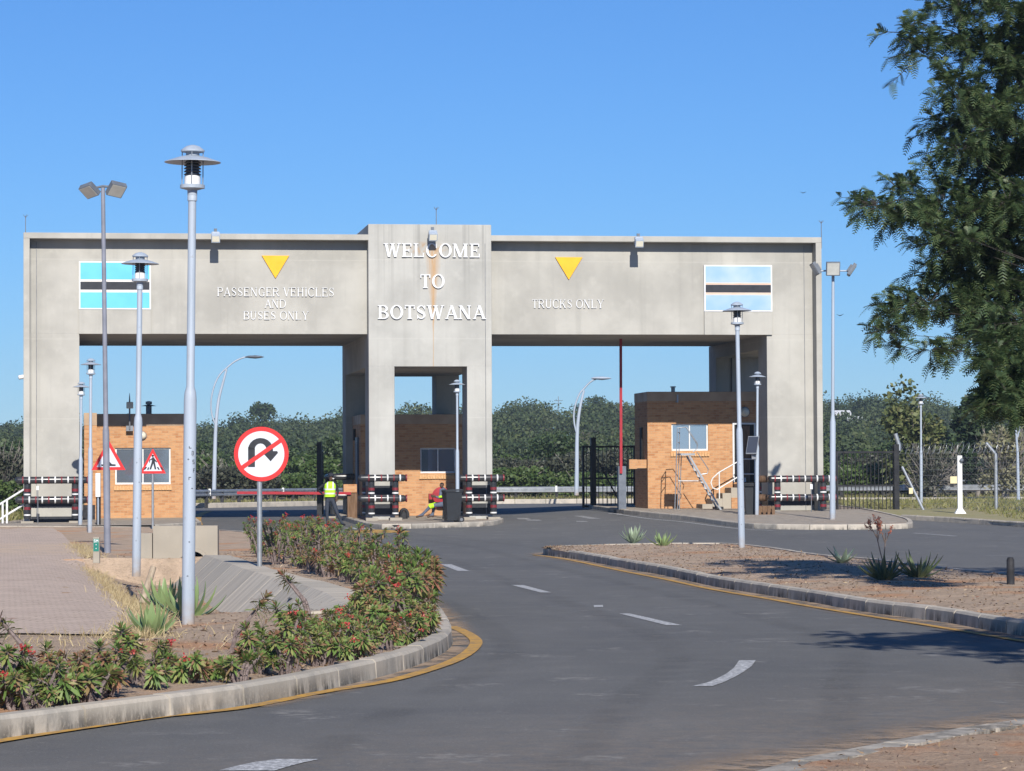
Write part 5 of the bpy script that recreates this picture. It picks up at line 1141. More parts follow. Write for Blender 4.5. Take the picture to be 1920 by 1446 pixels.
random.seed(21)
# near strip behind the kerb
yv = 17.2; i = 0
while yv < 29.2:
    f = (yv - 17.2) / 12
    for row in range(3 if yv > 18.5 else 2):
        x = float(xk(yv)) - (.30 + row * .36 + random.uniform(-.1, .1)); y = yv + random.uniform(-.35, .35)
        x = min(x, float(xk(y)) - .24)
        if y > 22.5 and row == 2 and y < 25: continue
        if (abs(y - 21.0) < .7 and row == 0) or random.random() < .06: continue
        kind = random.choice(['low', 'low2', 'low', 'mid', 'mid2', 'low', 'mid_fl'] if row < 2 else ['mid', 'mid2', 'low2', 'low', 'mid_fl'])
        put(kind, x, y, random.uniform(.55, .88), random.uniform(0, 6.28))
    yv += .50
# hedge between the drain lip and the road
random.seed(5)
yv = 29.4
while yv < 63:
    x1 = float(xk(yv)) - .20; x0 = float(xlip(min(yv, 58))) + .70 if yv > 33.5 else x1 - .8
    if yv > 58: x0 = x1 - 1.7
    n = max(2, int((x1 - x0) / (.40 if yv < 46 else .5)))
    for k in range(n):
        x = x0 + (x1 - x0) * (k + .5) / n + random.uniform(-.13, .13); y = yv + random.uniform(-.3, .3); x = min(x, float(xk(y)) - .24)
        if yv > 48: kind = random.choice(['tall_fl', 'tall_fl', 'tall', 'mid_fl', 'mid', 'tall_fl']); sc = random.uniform(.76, 1.0)
        elif yv > 40: kind = random.choice(['tall', 'mid', 'mid', 'mid2', 'tall_fl', 'mid_fl']); sc = random.uniform(.72, 1.12)
        elif yv > 34: kind = random.choice(['tall', 'mid', 'mid', 'mid2', 'mid_fl', 'mid']); sc = random.uniform(.78, 1.18)
        else: kind = random.choice(['low', 'mid', 'mid2', 'low2', 'mid_fl', 'mid']); sc = random.uniform(.8, 1.08)
        if yv < 34 and random.random() < .1: continue
        if random.random() < .13 and 34 < yv < 46: kind, sc = random.choice(['tall', 'tall', 'tall_fl']), random.uniform(1.1, 1.35)
        if random.random() < .10: continue
        put(kind, x, y, sc, random.uniform(0, 6.28))
    yv += .52 if yv < 40 else (.75 if yv < 50 else 1.1)
for (px, py, d, sc, rz, lab) in ((75, 1238, 22.0, .92, math.pi, "single bare thorny stem with a tuft, standing over the left end of the road bed"), (640, 1050, 57.5, .8, 0, None), (430, 1250, 24.5, .9, 0, "bare reddish thorn stem leaning right beside the nearest lamp post"), (585, 1180, 30.6, .9, 2.8, "bare thorn stem with drooping red tuft before the drain end")):
    p = at(px, py, d); put('tall_fl' if lab is None else 'lean', p.x, p.y, sc, rz, lab)
# aloes
def aloemat(n, a, b): return leafmat(n, [(0, a), (.6, b), (1, tuple(x * .8 for x in a))], .05, .5)
M['aloe'] = aloemat("aloe_green", (.19, .28, .11), (.27, .35, .15)); M['aloedark'] = aloemat("aloe_dark", (.08, .115, .06), (.13, .16, .08)); M['aloeblue'] = aloemat("aloe_blue", (.27, .34, .22), (.34, .41, .28)); M['straw'] = leafmat("straw", [(0, (.42, .33, .17)), (.5, (.55, .45, .26)), (1, (.35, .25, .13))], .2)
def aloe(label, p, h, n, up, mt, seed, wd=.2, stalks=0, curve=-.35):
    rs = np.random.default_rng(seed); t = thing("aloe", label, "aloe", p); m = MB()
    for i in range(n):
        f = i / n; a = i * 2.399 + rs.uniform(-.2, .2); el = up * (1 - f * .75) + rs.uniform(-.1, .1); L = h * (.75 + .35 * rs.random()); pts = []
        k = 7; vs = []; rad = np.array([math.cos(a), math.sin(a), 0]); side = np.array([-math.sin(a), math.cos(a), 0])
        pos = rad * .03; e = el
        for j in range(k):
            s_ = j / (k-1); wj = L * wd * (1 - s_**1.6) * (.75 + .5 * min(1, s_*3)) / 2 + .002; th = L * .05 * (1 - s_) + .002
            nr = np.array([-math.sin(e)*math.cos(a), -math.sin(e)*math.sin(a), math.cos(e)])
            vs += [pos + side*wj + nr*th*.9, pos - side*wj + nr*th*.9, pos - nr*th]
            pos = pos + (rad*math.cos(e) + np.array([0, 0, math.sin(e)])) * L / (k-1); e = e - curve * .30 * (1 if s_ > .2 else .3)
        fs = []
        for j in range(k-1):
            b = 3*j
            for q in range(3): fs.append((b+q, b+(q+1) % 3, b+3+(q+1) % 3, b+3+q))
        m.add(vs, fs)
    part("leaves", m, M[mt], t, 35)
    if stalks:
        m = MB(); fl = LB()
        def br(p0, d, L, r, lev):
            p0 = np.array(p0); d = np.array(d) / np.linalg.norm(d); p1 = p0 + d * L * .5 + rs.normal(0, .01, 3); p2 = p0 + d * L; m.tube([p0, p1, p2], [r, r*.85, r*.7], 6)
            if lev == 0:
                nn = 22; f_ = rs.random(nn); b = p2 - d * (f_ * .13)[:, None]; dd = rs.normal(0, 1, (nn, 3)) - [0, 0, .5]; dd /= np.linalg.norm(dd, axis=1)[:, None]; v, q = leaf_quads(b, dd, rs.normal(0, 1, (nn, 3)), np.full(nn, .035), np.full(nn, .014), .2); fl.add(v, q)
                return
            for k in range(3): a = rs.uniform(0, 6.28); br(p0 + d * L * rs.uniform(.45, 1.0), d * 1.2 + np.array([math.cos(a)*.8, math.sin(a)*.4, .25]), L * .55, r * .7, lev-1)
        for s_ in range(stalks): br([rs.uniform(-.05, .05), 0, .15], [rs.uniform(-.35, .35), rs.uniform(-.2, .2), 1], .50, .010, 2 if s_ == 0 else 1)
        part("flower_stalk", m, pm("dry_stalk", (.33, .25, .2), (.2, .15, .12), 20, .8), t); fl.build("blossoms", [leafmat("coral_blossom", [(0, (.62, .16, .09)), (1, (.72, .27, .16))], .3)], t)
    return t
aloe("grey green aloe with bowed leaves behind the leaning stake and lamp", at(308, 1148, 35.6), .44, 15, 1.4, 'aloe', 1, .22, 0, -.45)
aloe("large aloe with upright curved leaves right behind the nearest lamp post", at(354, 1166, 33.2), .52, 18, 1.4, 'aloe', 2, .20, 0, -.5)
aloe("bright green aloe clump in front of the stake, left of the nearest lamp", at(285, 1196, 29.4), .37, 17, 1.45, 'aloe', 3, .28, 0, -.35)
aloe("pale aloe rosette at the tip of the traffic island, left of a grassy one", gnd(1187, 1018, .15), .40, 20, 1.15, 'aloeblue', 4, .22)
aloe("olive aloe with grassy seed heads near the tip of the traffic island", gnd(1243, 1025, .15), .36, 20, 1.2, 'aloe', 5, .18)
aloe("small open aloe beyond the lamp on the traffic island", gnd(1580, 1056, .16), .34, 12, .95, 'aloeblue', 6, .26, 0, -.1)
aloe("dark aloe with tall branching coral flower stalks on the traffic island", gnd(1658, 1088, .16), .42, 26, 1.0, 'aloedark', 7, .17, 2)
aloe("dark spiky aloe right of the one in flower on the traffic island", gnd(1722, 1084, .16), .46, 22, .95, 'aloedark', 8, .14)

# ------------------------------------------------------------ litter and grass (stuff)
def blades(name, P, L, Wd, mat, lying=0.0, seed=0):
    rs = np.random.default_rng(seed); N = len(P); d = rs.normal(0, 1, (N, 3)); d[:, 2] = np.abs(d[:, 2]) * (.15 if lying else 2.2) + (.02 if lying else .4); d /= np.linalg.norm(d, axis=1)[:, None]
    v, f = leaf_quads(P, d, rs.normal(0, 1, (N, 3)), L, Wd, .3 if not lying else .05, ((0, 1), (.55, .8), (1, .15))); o = np_mesh(name, v, f, mat); o["kind"] = "stuff"; return o
rs = np.random.default_rng(3)
# dry straw along the edge of the paving
Y = rs.uniform(29, 70, 5200) ** 1.0; Y = 29 + (70 - 29) * rs.random(5200) ** 1.6; X = xp(Y) + rs.normal(.12, .15, 5200); ok = X < xlip(np.clip(Y, 32, 58)) - 1.2
P = np.stack([X, Y, verge_z(X, Y)], 1)[ok]; tag(blades("dry_grass", P, rs.uniform(.06, .22, len(P)), rs.uniform(.004, .010, len(P)), M['straw'], 0, 4), "dry pale grass fringing the edge of the brick paving", "dry grass")
Y = rs.uniform(27.5, 29.8, 350); X = -3.9 + rs.normal(0, .6, 350); P = np.stack([X, Y, verge_z(X, Y)], 1); Y2 = rs.uniform(18, 27, 500); X2 = xk(Y2) - rs.uniform(.9, 3.2, 500); P = np.concatenate([P, np.stack([X2, Y2, verge_z(X2, Y2)], 1)])
tag(blades("dry_grass", P, rs.uniform(.05, .2, len(P)), rs.uniform(.004, .009, len(P)), M['straw'], 0, 5), "dry straw grass scattered behind the near thorn bed", "dry grass")
# fallen leaves and grit
M['litter'] = leafmat("leaf_litter", [(0, (.10, .065, .04)), (.3, (.22, .14, .08)), (.6, (.36, .26, .16)), (.85, (.46, .36, .24)), (1, (.28, .12, .06))], 0)
def litter(name, P, s0, s1, label, seed):
    r_ = np.random.default_rng(seed); n = len(P); d = r_.normal(0, 1, (n, 3)); d[:, 2] *= .25; d /= np.linalg.norm(d, axis=1)[:, None]; nr = r_.normal(0, .35, (n, 3)) + [0, 0, 1]
    v, f = leaf_quads(P + [0, 0, .008], d, nr, r_.uniform(s0, s1, n), r_.uniform(s0, s1, n) * .5, 0, ((0, .2), (.5, 1), (1, .2))); o = np_mesh(name, v, f, M['litter']); o["kind"] = "stuff"; return tag(o, label, "leaf litter")
n = 9000; Y = 22 + 40 * rs.random(n) ** 1.3; X = xk(Y) - rs.uniform(.16, 6.5, n) ; ok = X > xp(np.clip(Y, 29.6, 92)) ; P = np.stack([X, Y, verge_z(X, Y)], 1)[ok]; litter("leaf_litter", P, .02, .07, "dead leaves and twigs strewn over the left verge", 1)
ia = rs.integers(0, nn_ - 1, 9000); tb_ = rs.random(9000) * .95 + .02; fa = rs.random(9000)[:, None]; Pa = IA_[ia] * (1-fa) + IA_[ia+1] * fa; Pb = IB_[ia] * (1-fa) + IB_[ia+1] * fa
Pi = Pa * (1 - tb_[:, None]) + Pb * tb_[:, None]; P = np.column_stack([Pi, .128 + .05 * np.sin(np.pi * tb_)]); litter("leaf_litter", P, .02, .06, "dead leaves and grit strewn over the traffic island", 2)
ii = rs.integers(0, len(nk), 5000); so_ = rs.random(5000) ** 1.5 * 2.6 + .22; Pn = nk[ii] + Nn_near[ii] * so_[:, None] + rs.normal(0, .06, (5000, 2)); P = np.column_stack([Pn, np.full(5000, .05)]); litter("leaf_litter", P, .008, .035, "gravel and leaf bits on the near right verge", 3)
# green and yellow grass beyond the kerbs
M['grass'] = leafmat("far_grass", [(0, (.20, .21, .07)), (.4, (.29, .27, .10)), (.75, (.38, .33, .15)), (1, (.15, .19, .06))], .35)
def grass_patch(n, fx, fy, seed, label, h=(.2, .5)):
    r_ = np.random.default_rng(seed); X, Y = fx(r_, n), fy(r_, n); Z = G(X, np.minimum(Y, 170)) - .04; P = np.stack([X, Y, Z], 1); return tag(blades("tall_grass", P, r_.uniform(*h, n), r_.uniform(.02, .05, n), M['grass'], 0, seed), label, "grass")
rex = interp([(p[0] + .4, p[1]) for p in sorted([tuple(q) for q in RE], key=lambda q: q[1])])
def gx(r_, n): return 14.6 + 34 * r_.random(n)
r_ = np.random.default_rng(9); n = 26000; X = 12.0 + 16 * r_.random(n); Y = 76 + 66 * r_.random(n) ** 1.4
line_y = np.interp(X, [q[0] for q in sorted([tuple(q) for q in RE], key=lambda q: q[0])], [q[1] for q in sorted([tuple(q) for q in RE], key=lambda q: q[0])]); ok = (Y > line_y + .35) & ~((X < 15.3) & (Y < 104)) & ~((Y > 118) & (Y < 130)); X, Y = X[ok], Y[ok]
P = np.stack([X, Y, G(X, np.minimum(Y, 170)) - .03 + .11], 1); tag(blades("tall_grass", P, r_.uniform(.10, .34, len(X)), r_.uniform(.02, .05, len(X)), M['grass'], 0, 9), "yellow green grass round the white camera post at right", "grass")
n = 22000; X = -22 + 50 * r_.random(n); Y = road_far(X) + .9 + 11 * r_.random(n) ** 1.5; Z = G(X, np.minimum(Y, 170)); tag(blades("tall_grass", np.stack([X, Y, Z], 1), r_.uniform(.2, .6, n), r_.uniform(.03, .07, n), M['grass'], 0, 10), "yellow green grass along the far guardrail", "grass")
n = 5000; X = -23 + 6.4 * r_.random(n); Y = 97 + 14 * r_.random(n); Z = G(X, Y) + .05; tag(blades("tall_grass", np.stack([X, Y, Z], 1), r_.uniform(.2, .7, n), r_.uniform(.03, .06, n), M['grass'], 0, 11), "green weeds behind the white stair rail at left", "grass")
# the grassed ground itself on the right
gmat = pm("grass_soil", (.27, .25, .11), (.33, .28, .16), 1.2, .95)
cols = np.array([list(q) for q in RE[1:]]); mb = MB(); off = [0.1, 3, 8, 16, 26, 40, 60, 75]
for i in range(len(cols)-1):
    for a_, b_ in zip(off[:-1], off[1:]):
        q = [cols[i] + [0, a_], cols[i+1] + [0, a_], cols[i+1] + [0, b_], cols[i] + [0, b_]]; mb.add([(p[0], p[1], float(G(p[0], min(p[1], 170))) + .10) for p in q], [(0, 1, 2, 3)])
struct(part("grass_verge", mb, gmat))
# ------------------------------------------------------------ hills and woodland
def ridge_px(x): return np.interp(x, [-400, 0, 60, 100, 180, 250, 370, 440, 490, 540, 600, 650, 690, 740, 790, 850, 920, 960, 988, 1012, 1040, 1062, 1085, 1112, 1132, 1150, 1180, 1330, 1450, 1560, 1650, 1750, 1920, 2400], [780, 778, 768, 772, 784, 780, 779, 776, 770, 776, 770, 762, 756, 760, 746, 756, 758, 744, 736, 744, 754, 768, 746, 734, 737, 750, 748, 742, 738, 732, 733, 740, 735, 730])
DR = 560.0
def hill_z(X, Y):
    px = 960 + X / Y * FPX; top = (893.6 - .0052 * (px - 960) - ridge_px(px) - 12) / FPX * DR + EYE - 4.4
    t = sm((Y - 175) / (DR - 175)); return .28 + top * np.where(Y < DR, t, 1 - .35 * sm((Y - DR) / 200)) + .4 * np.sin(X * .11) * np.sin(Y * .07) * t
hy_ = np.concatenate([np.linspace(158, 600, 60), [650, 720, 820]]); un = np.linspace(-.32, .32, 90)
struct(grid_strip("hillside", hy_, lambda y: un * y, hill_z, pm("hill_soil", (.10, .095, .05), (.16, .13, .07), .08, .95)))
def crown_quads(rs, n, rx, rz, size, lobes=7, flat=1.0):
    """leaf clumps spread through a crown of several lobes; returns centres-based quads (n,4,3)"""
    c = rs.normal(0, 1, (lobes, 3)); c /= np.linalg.norm(c, axis=1)[:, None]; c *= rs.uniform(.25, .72, (lobes, 1)); c[:, 2] *= flat
    lr = rs.uniform(.34, .58, lobes); li = rs.integers(0, lobes, n); d = rs.normal(0, 1, (n, 3)); d /= np.linalg.norm(d, axis=1)[:, None]
    P = c[li] + d * (lr[li] * rs.uniform(.25, 1.0, n) ** .6)[:, None]; P *= [rx, rx, rz]
    a = rs.normal(0, 1, (n, 3)) * [1, 1, .55]; a /= np.linalg.norm(a, axis=1)[:, None]; b = np.cross(a, rs.normal(0, 1, (n, 3))); b /= np.linalg.norm(b, axis=1)[:, None]
    s_ = size * rs.uniform(.55, 1.25, n)[:, None]; return np.stack([P - a*s_ - b*s_*.5, P + a*s_*.3 - b*s_*.7, P + a*s_ + b*s_*.5, P - a*s_*.3 + b*s_*.7], 1)
M['wood1'] = leafmat("hill_foliage", [(0, (.035, .055, .030)), (.4, (.055, .085, .042)), (.75, (.085, .115, .055)), (1, (.11, .125, .07))], .15)
t = NT("hill_foliage_mix"); o_ = t.pos(); nz = t.noise(o_, .16, 2, .5); c = t.ramp(nz, [(.28, (.018, .030, .013)), (.43, (.036, .056, .021)), (.55, (.062, .084, .030)), (.66, (.088, .105, .040)), (.78, (.115, .115, .06))]); c = t.mix(t.math('MULTIPLY', t.island(), .35), c, (.03, .05, .03))
t.bs(Base_Color=c, Roughness=.7); M['wood1'] = t.m
rs = np.random.default_rng(31); qs = []; NT_ = 1900
Yt = 225 + (DR + 25 - 225) * rs.random(NT_) ** .8; Xt = rs.uniform(-.20, .22, NT_) * Yt; Zt = hill_z(Xt, Yt)
for i in range(NT_):
    sc = float(np.clip(rs.lognormal(-.15, .30), .45, 1.3 if Yt[i] > 380 else 1.15)); n = int((230 if Yt[i] > 300 else 300) * min(1.6, sc))
    q = crown_quads(rs, n, 2.7 * sc, 1.9 * sc, .19, 6) + [Xt[i], Yt[i], Zt[i] + 1.7 * sc]; qs.append(q)
Q_ = np.concatenate(qs); o = np_mesh("hillside_woodland", Q_.reshape(-1, 3), np.arange(len(Q_) * 4).reshape(-1, 4), M['wood1']); o["kind"] = "stuff"; tag(o, "dark green bushveld woodland covering the far low hills", "woodland")
# belt of thorn trees beyond the guardrail: every tree a thing
M['belt_a'] = leafmat("thorn_tree_green", [(0, (.030, .052, .020)), (.5, (.055, .088, .032)), (1, (.09, .122, .048))], .15)
M['belt_b'] = leafmat("thorn_tree_grey", [(0, (.045, .053, .034)), (.5, (.07, .078, .05)), (1, (.105, .105, .072))], .12)
M['belt_c'] = leafmat("bright_tree", [(0, (.048, .085, .022)), (.5, (.078, .125, .034)), (1, (.12, .158, .05))], .2)
M['twig'] = pm("grey_twig", (.30, .27, .23), (.18, .16, .14), 6, .9)
def tree_proto(name, seed, h, rx, rz, n, size, mt, lobes=9, flat=.7, trunk=.12, base=.42, twigs=0):
    rs = np.random.default_rng(seed); t = thing(name, "", "tree"); q = crown_quads(rs, n, rx, rz, size, lobes, flat) + [0, 0, h - rz * .95]
    q2 = crown_quads(rs, n // 3, rx * .95, rz * .8, size, lobes, flat) + [0, 0, max(rz*.62, h*.30)]; q = np.concatenate([q, q2]); q[..., 2] = np.maximum(q[..., 2], .02)
    np_mesh("crown", q.reshape(-1, 3), np.arange(len(q) * 4).reshape(-1, 4), M[mt], t); m = MB()
    m.tube([(0, 0, -.3), (.1, 0, h*base*.5), (.05, .05, h*base)], [trunk, trunk*.8, trunk*.65], 8)
    for k in range(6):
        a = k * 1.05 + rs.uniform(-.3, .3); e = np.array([math.cos(a) * rx * .6, math.sin(a) * rx * .6, h * rs.uniform(.6, .85)]); m.tube([(.05, .05, h*base*.8), e * .5 + [0, 0, h*base*.45], e], [trunk*.5, trunk*.35, trunk*.15], 5)
    for k in range(twigs):
        a = rs.uniform(0, 6.28); r1 = rx * rs.uniform(.7, 1.02); e = np.array([math.cos(a)*r1*.9, math.sin(a)*r1*.9, h * rs.uniform(.3, 1.0)]); m.tube([e*.55 + [0, 0, h*.1], e*.8 + rs.normal(0, .08, 3), e], [.025, .018, .008], 4)
    part("trunk", m, M['twig'], t, 50); return t
BP = [tree_proto("thorn_tree", 41, 4.4, 2.7, 1.7, 4180, .115, 'belt_a'), tree_proto("thorn_tree", 42, 3.6, 2.9, 1.35, 4180, .11, 'belt_b', twigs=40), tree_proto("thorn_tree", 43, 3.4, 2.6, 1.3, 3960, .115, 'belt_c', 10, .5), tree_proto("thorn_tree", 44, 5.0, 2.4, 1.9, 4180, .115, 'belt_a', 8, .9), tree_proto("thorn_bush", 45, 2.2, 2.2, 1.0, 3300, .10, 'belt_c', 8, .5), tree_proto("thorn_bush", 46, 2.4, 2.1, 1.1, 3080, .10, 'belt_b', 8, .6, twigs=60)]
BL = [("rounded dark green thorn tree in the belt beyond the guardrail", "dark green thorn trees beyond the guardrail"), ("grey green twiggy thorn tree in the belt beyond the guardrail", "grey green thorn trees beyond the guardrail"), ("bright green flat topped thorn tree in the belt beyond the guardrail", "bright green thorn trees beyond the guardrail"),
      ("tall narrow dark thorn tree in the belt beyond the guardrail", "tall dark thorn trees beyond the guardrail"), ("low bright green bush at the foot of the tree belt", "low green bushes behind the guardrail"), ("low grey twiggy bush at the foot of the tree belt", "low grey bushes behind the guardrail")]
random.seed(77); usedb = set()
def plant_belt(k, x, y, sc):
    r = BP[k] if k not in usedb else copy_tree(BP[k]); usedb.add(k); z = float(hill_z(np.array(x), np.array(y))) if y > 160 else float(G(x, y)); r.location = (x, y, z); r.rotation_euler = (0, 0, random.uniform(0, 6.28)); r.scale = (sc * random.uniform(.9, 1.15), sc * random.uniform(.9, 1.15), sc); r["label"], r["group"] = BL[k]
x = -36.0
while x < 42:                                # foot of the belt
    plant_belt(random.choice([4, 4, 5]), x, 160 + random.uniform(-1.5, 2) - (3 if x > 8 else 0), random.uniform(.75, 1.1)); x += random.uniform(2.4, 3.4)
x = -38.0
while x < 44: plant_belt(random.choice([1, 2, 0, 1, 2]), x, 167 + random.uniform(-3, 3), random.uniform(.72, .95)); x += random.uniform(3.0, 4.4)
x = -42.0
while x < 48: plant_belt(random.choice([0, 0, 3, 1, 2]), x, 182 + random.uniform(-4, 5), random.uniform(.75, 1.0)); x += random.uniform(3.4, 5.4)
x = -48.0
while x < 54: plant_belt(random.choice([0, 2, 3, 0]), x, 205 + random.uniform(-8, 8), random.uniform(.8, 1.05)); x += random.uniform(3.6, 5.2)
# trees at right that stand out
def solo(name, label, px, d, h, rx, rz, n, size, mt, seed, **k):
    t = tree_proto(name, seed, h, rx, rz, n, size, mt, **k); p = at(px, 900, d); t.location = (p.x, p.y, float(G(p.x, min(p.y, 150)))); t["label"] = label; return t
M['broad'] = leafmat("broad_leaf", [(0, (.075, .10, .035)), (.5, (.13, .155, .055)), (.85, (.20, .21, .08)), (1, (.26, .25, .11))], .2); M['darkleaf'] = leafmat("dark_leaf", [(0, (.018, .035, .015)), (.6, (.035, .06, .025)), (1, (.055, .08, .035))], .12)
M['dryleaf'] = leafmat("dry_leaf", [(0, (.20, .19, .11)), (.5, (.28, .26, .15)), (1, (.17, .18, .09))], .2)
solo("broadleaf_tree", "olive green broadleaf tree behind the wire fence and the farthest lantern lamp", 1716, 152, 5.9, 1.9, 2.3, 3200, .13, 'broad', 51, lobes=11, flat=.9)
solo("broadleaf_tree", "dark green broadleaf tree right of the olive one, behind the wire fence", 1832, 150, 5.6, 1.5, 1.9, 2800, .13, 'darkleaf', 52, lobes=9, flat=.9)
solo("dry_bush", "pale dry twiggy bush right of the white camera post beyond the fence", 1880, 140, 3.7, 1.45, 1.5, 1900, .09, 'dryleaf', 53, twigs=160)
solo("dry_bush", "grey leafless looking bush behind the razor wire, left of the camera post", 1750, 146, 2.9, 1.6, 1.2, 1500, .08, 'belt_b', 54, twigs=140)
solo("thorn_tree", "grey leafless thorn tree at the left edge behind the far left pillar", 5, 120, 2.9, 1.6, 1.2, 1300, .09, 'belt_b', 55, twigs=150)
solo("green_bush", "fresh green bush below the stair rail at the left edge", 10, 108, 1.5, 1.3, .7, 1800, .07, 'belt_c', 56)
# ridge silhouettes: a few taller crowns on the skyline, small white roofs, a mast
for px, py, w_, lab in ((492, 760, 1.0, "lone rounded tree rising from the skyline right of the left street light"),):
    t = tree_proto("skyline_tree", 61, 7, 3.0, 2.4, 900, .3, 'belt_a'); p = at(px, 790, 520); t.location = (p.x, p.y, p.z - 3.0); t["label"] = lab
for px, py, d, lab in ((1608, 790, 380, "tiny white roofed house among the trees on the right hillside"), (1581, 778, 430, "very small pale house left of the white roof on the right hillside")):
    p = at(px, py, d); t = thing("hill_house", lab, "house", p); m = MB(); m.box(-1.0, 1.0, -.1, 2.5, -3.5, .0); part("wall", m, M['oldconc'], t); m = MB(); m.add([(-1.25, -.4, .0), (1.25, -.4, .0), (1.25, 2.8, .7), (-1.25, 2.8, .7), (-1.25, -.4, -.08), (1.25, -.4, -.08), (1.25, 2.8, .62), (-1.25, 2.8, .62)], [(0,1,2,3), (4,7,6,5), (0,4,5,1), (1,5,6,2), (2,6,7,3), (3,7,4,0)]); part("roof", m, M['white'], t)
p = at(1047, 765, 500); t = thing("radio_mast", "thin radio aerial on the skyline between the hill trees", "aerial", p); m = MB(); m.tube([(0, 0, -6), (0, 0, 1.9)], .05, 5); m.tube([(-.7, 0, 1.2), (.7, 0, 1.2)], .04, 4); m.tube([(-.5, 0, .7), (.5, 0, .7)], .04, 4); part("aerial", m, M['steeldark'], t)

# ------------------------------------------------------------ the two near trees at right
M['bark'] = pm("bark", (.07, .062, .055), (.045, .04, .036), 12, .95, bump=.6)
M['feather'] = leafmat("feathery_leaf", [(0, (.042, .076, .034)), (.4, (.066, .112, .046)), (.8, (.115, .16, .062)), (1, (.17, .20, .08))], .3)
M['feather2'] = leafmat("feathery_leaf_dark", [(0, (.022, .042, .018)), (.5, (.035, .062, .026)), (1, (.055, .085, .035))], .15)
def fronds(rs, P, axis, L):
    """feathery compound leaves: a drooping rib with pairs of narrow leaflets"""
    n = len(P); axis = axis / np.linalg.norm(axis, axis=1)[:, None]; up = np.array([0, 0, 1.0]) + rs.normal(0, .35, (n, 3)); side = np.cross(axis, up); side /= np.linalg.norm(side, axis=1)[:, None]; nr = np.cross(side, axis)
    V = []; k = 7
    for j in range(k):
        t = (j + .6) / k; c = P + axis * (L * t)[:, None] - np.array([0, 0, 1]) * (L * .35 * t * t)[:, None]; ll = L * .36 * math.sin(.5 + 2.3 * t) * 1.0
        for s_ in (-1, 1):
            d = side * s_ * .86 + axis * .5 - nr * .12; e = c + d * ll[:, None]; wv = axis * (L * .052)[:, None]
            V.append(np.stack([c - wv, c + wv, e + wv * .55, e - wv * .35], 1))
    return np.concatenate(V)
def feather_tree(label, base, trunk_h, cores, seed, mt, Lr=(.16, .28)):
    """cores: (centre, radius, fronds, sprays) given in world metres"""
    rs = np.random.default_rng(seed); t = thing("feathery_tree", label, "tree", base); base = np.array(base); m = MB(); q = []
    fork = np.array([base[0] + .1, base[1], trunk_h]); m.tube([(0, 0, -.3), (.06, 0, trunk_h*.5), fork - base], [.24, .19, .15], 12)
    for c, r, n, ns in cores:
        c = np.array(c, float); m.tube([fork - base, (fork*.6 + c*.4) - base + [0, 0, .2], c - base], [.035, .008, .003], 6)
        for k in range(ns):
            d = rs.normal(0, 1, 3); d[2] = d[2] * .6 + .1; d /= np.linalg.norm(d); tip = c + d * r * rs.uniform(.4, 1.3) * [1, 1, .75]; st = c + d * r * .1
            bend = (st + tip)/2 + [0, 0, r * .08]; m.tube([st - base, bend - base, tip - base], [.007, .005, .002], 4, cap=False)
            nf = max(3, n // ns); f = rs.random(nf) ** .7; P = np.where(f[:, None] < .5, st + (bend - st) * (2*f)[:, None], bend + (tip - bend) * (2*f - 1)[:, None])
            ax = d * .7 + rs.normal(0, .6, (nf, 3)); ax[:, 2] -= .10; q.append(fronds(rs, P - base, ax, rs.uniform(*Lr, nf)))
    q = np.concatenate(q); np_mesh("crown", q.reshape(-1, 3), np.arange(len(q)*4).reshape(-1, 4), M[mt], t); part("trunk", m, M['bark'], t, 60); return t
def core(px, py, d, r, n, ns): p = at(px, py, d); return (tuple(p), r, n, ns)
T1 = [core(1700, 60, 22.3, .24, 40, 6), core(1735, 105, 22.2, .28, 60, 8), core(1800, 20, 22.4, .36, 110, 12), core(1850, 95, 22.6, .42, 170, 16), core(1790, 175, 22.0, .30, 90, 10), core(1870, 200, 22.5, .42, 190, 16), core(1780, 240, 22.6, .26, 60, 8), core(1800, 280, 22.0, .26, 60, 8), core(1900, 310, 22.4, .36, 150, 14),
      core(1650, 385, 21.8, .26, 55, 9), core(1700, 400, 22.0, .30, 80, 10), core(1680, 350, 22.3, .20, 34, 6), core(1770, 380, 22.2, .34, 130, 13), core(1840, 380, 22.6, .42, 200, 16), core(1900, 430, 22.3, .36, 180, 14), core(1800, 460, 22.0, .30, 110, 11), core(1770, 510, 22.3, .26, 70, 9), core(1850, 530, 22.4, .40, 190, 15), core(1700, 575, 22.0, .25, 55, 8), core(1660, 625, 21.9, .17, 28, 6), core(1745, 570, 22.2, .28, 80, 9), core(1800, 590, 22.5, .34, 140, 12), core(1745, 655, 22.0, .19, 34, 6), core(1690, 655, 22.1, .11, 12, 4), core(1870, 620, 22.2, .38, 190, 14), core(1860, 300, 22.8, .40, 200, 14), core(1905, 120, 22.8, .40, 200, 14), core(1880, 480, 22.8, .42, 220, 14), core(1910, 250, 22.0, .34, 160, 12), core(1840, 450, 22.7, .34, 150, 12), core(1900, 20, 22.3, .36, 160, 12), core(1850, 220, 22.8, .36, 150, 12), core(1890, 380, 22.0, .34, 170, 12), core(1915, 560, 22.4, .38, 190, 14)]
K_ = 38.4 / 22.3                              # the tree stands on the traffic island
def far(c): e = Vector((0, 0, EYE)); q = e + (Vector(c) - e) * K_; return tuple(q)
T1 = [(far(c), r * 1.12 * K_, int(n * 4.2), int(ns * 2.3)) for c, r, n, ns in T1]
T1 += [core(1890, 690, 36, .6, 900, 28), core(1915, 600, 36.5, .65, 900, 28), core(1900, 760, 35.6, .5, 600, 22), core(1870, 650, 36.2, .42, 500, 18), core(1925, 720, 36, .55, 700, 22), core(1880, 745, 36, .45, 560, 18)]
rs = np.random.default_rng(5)
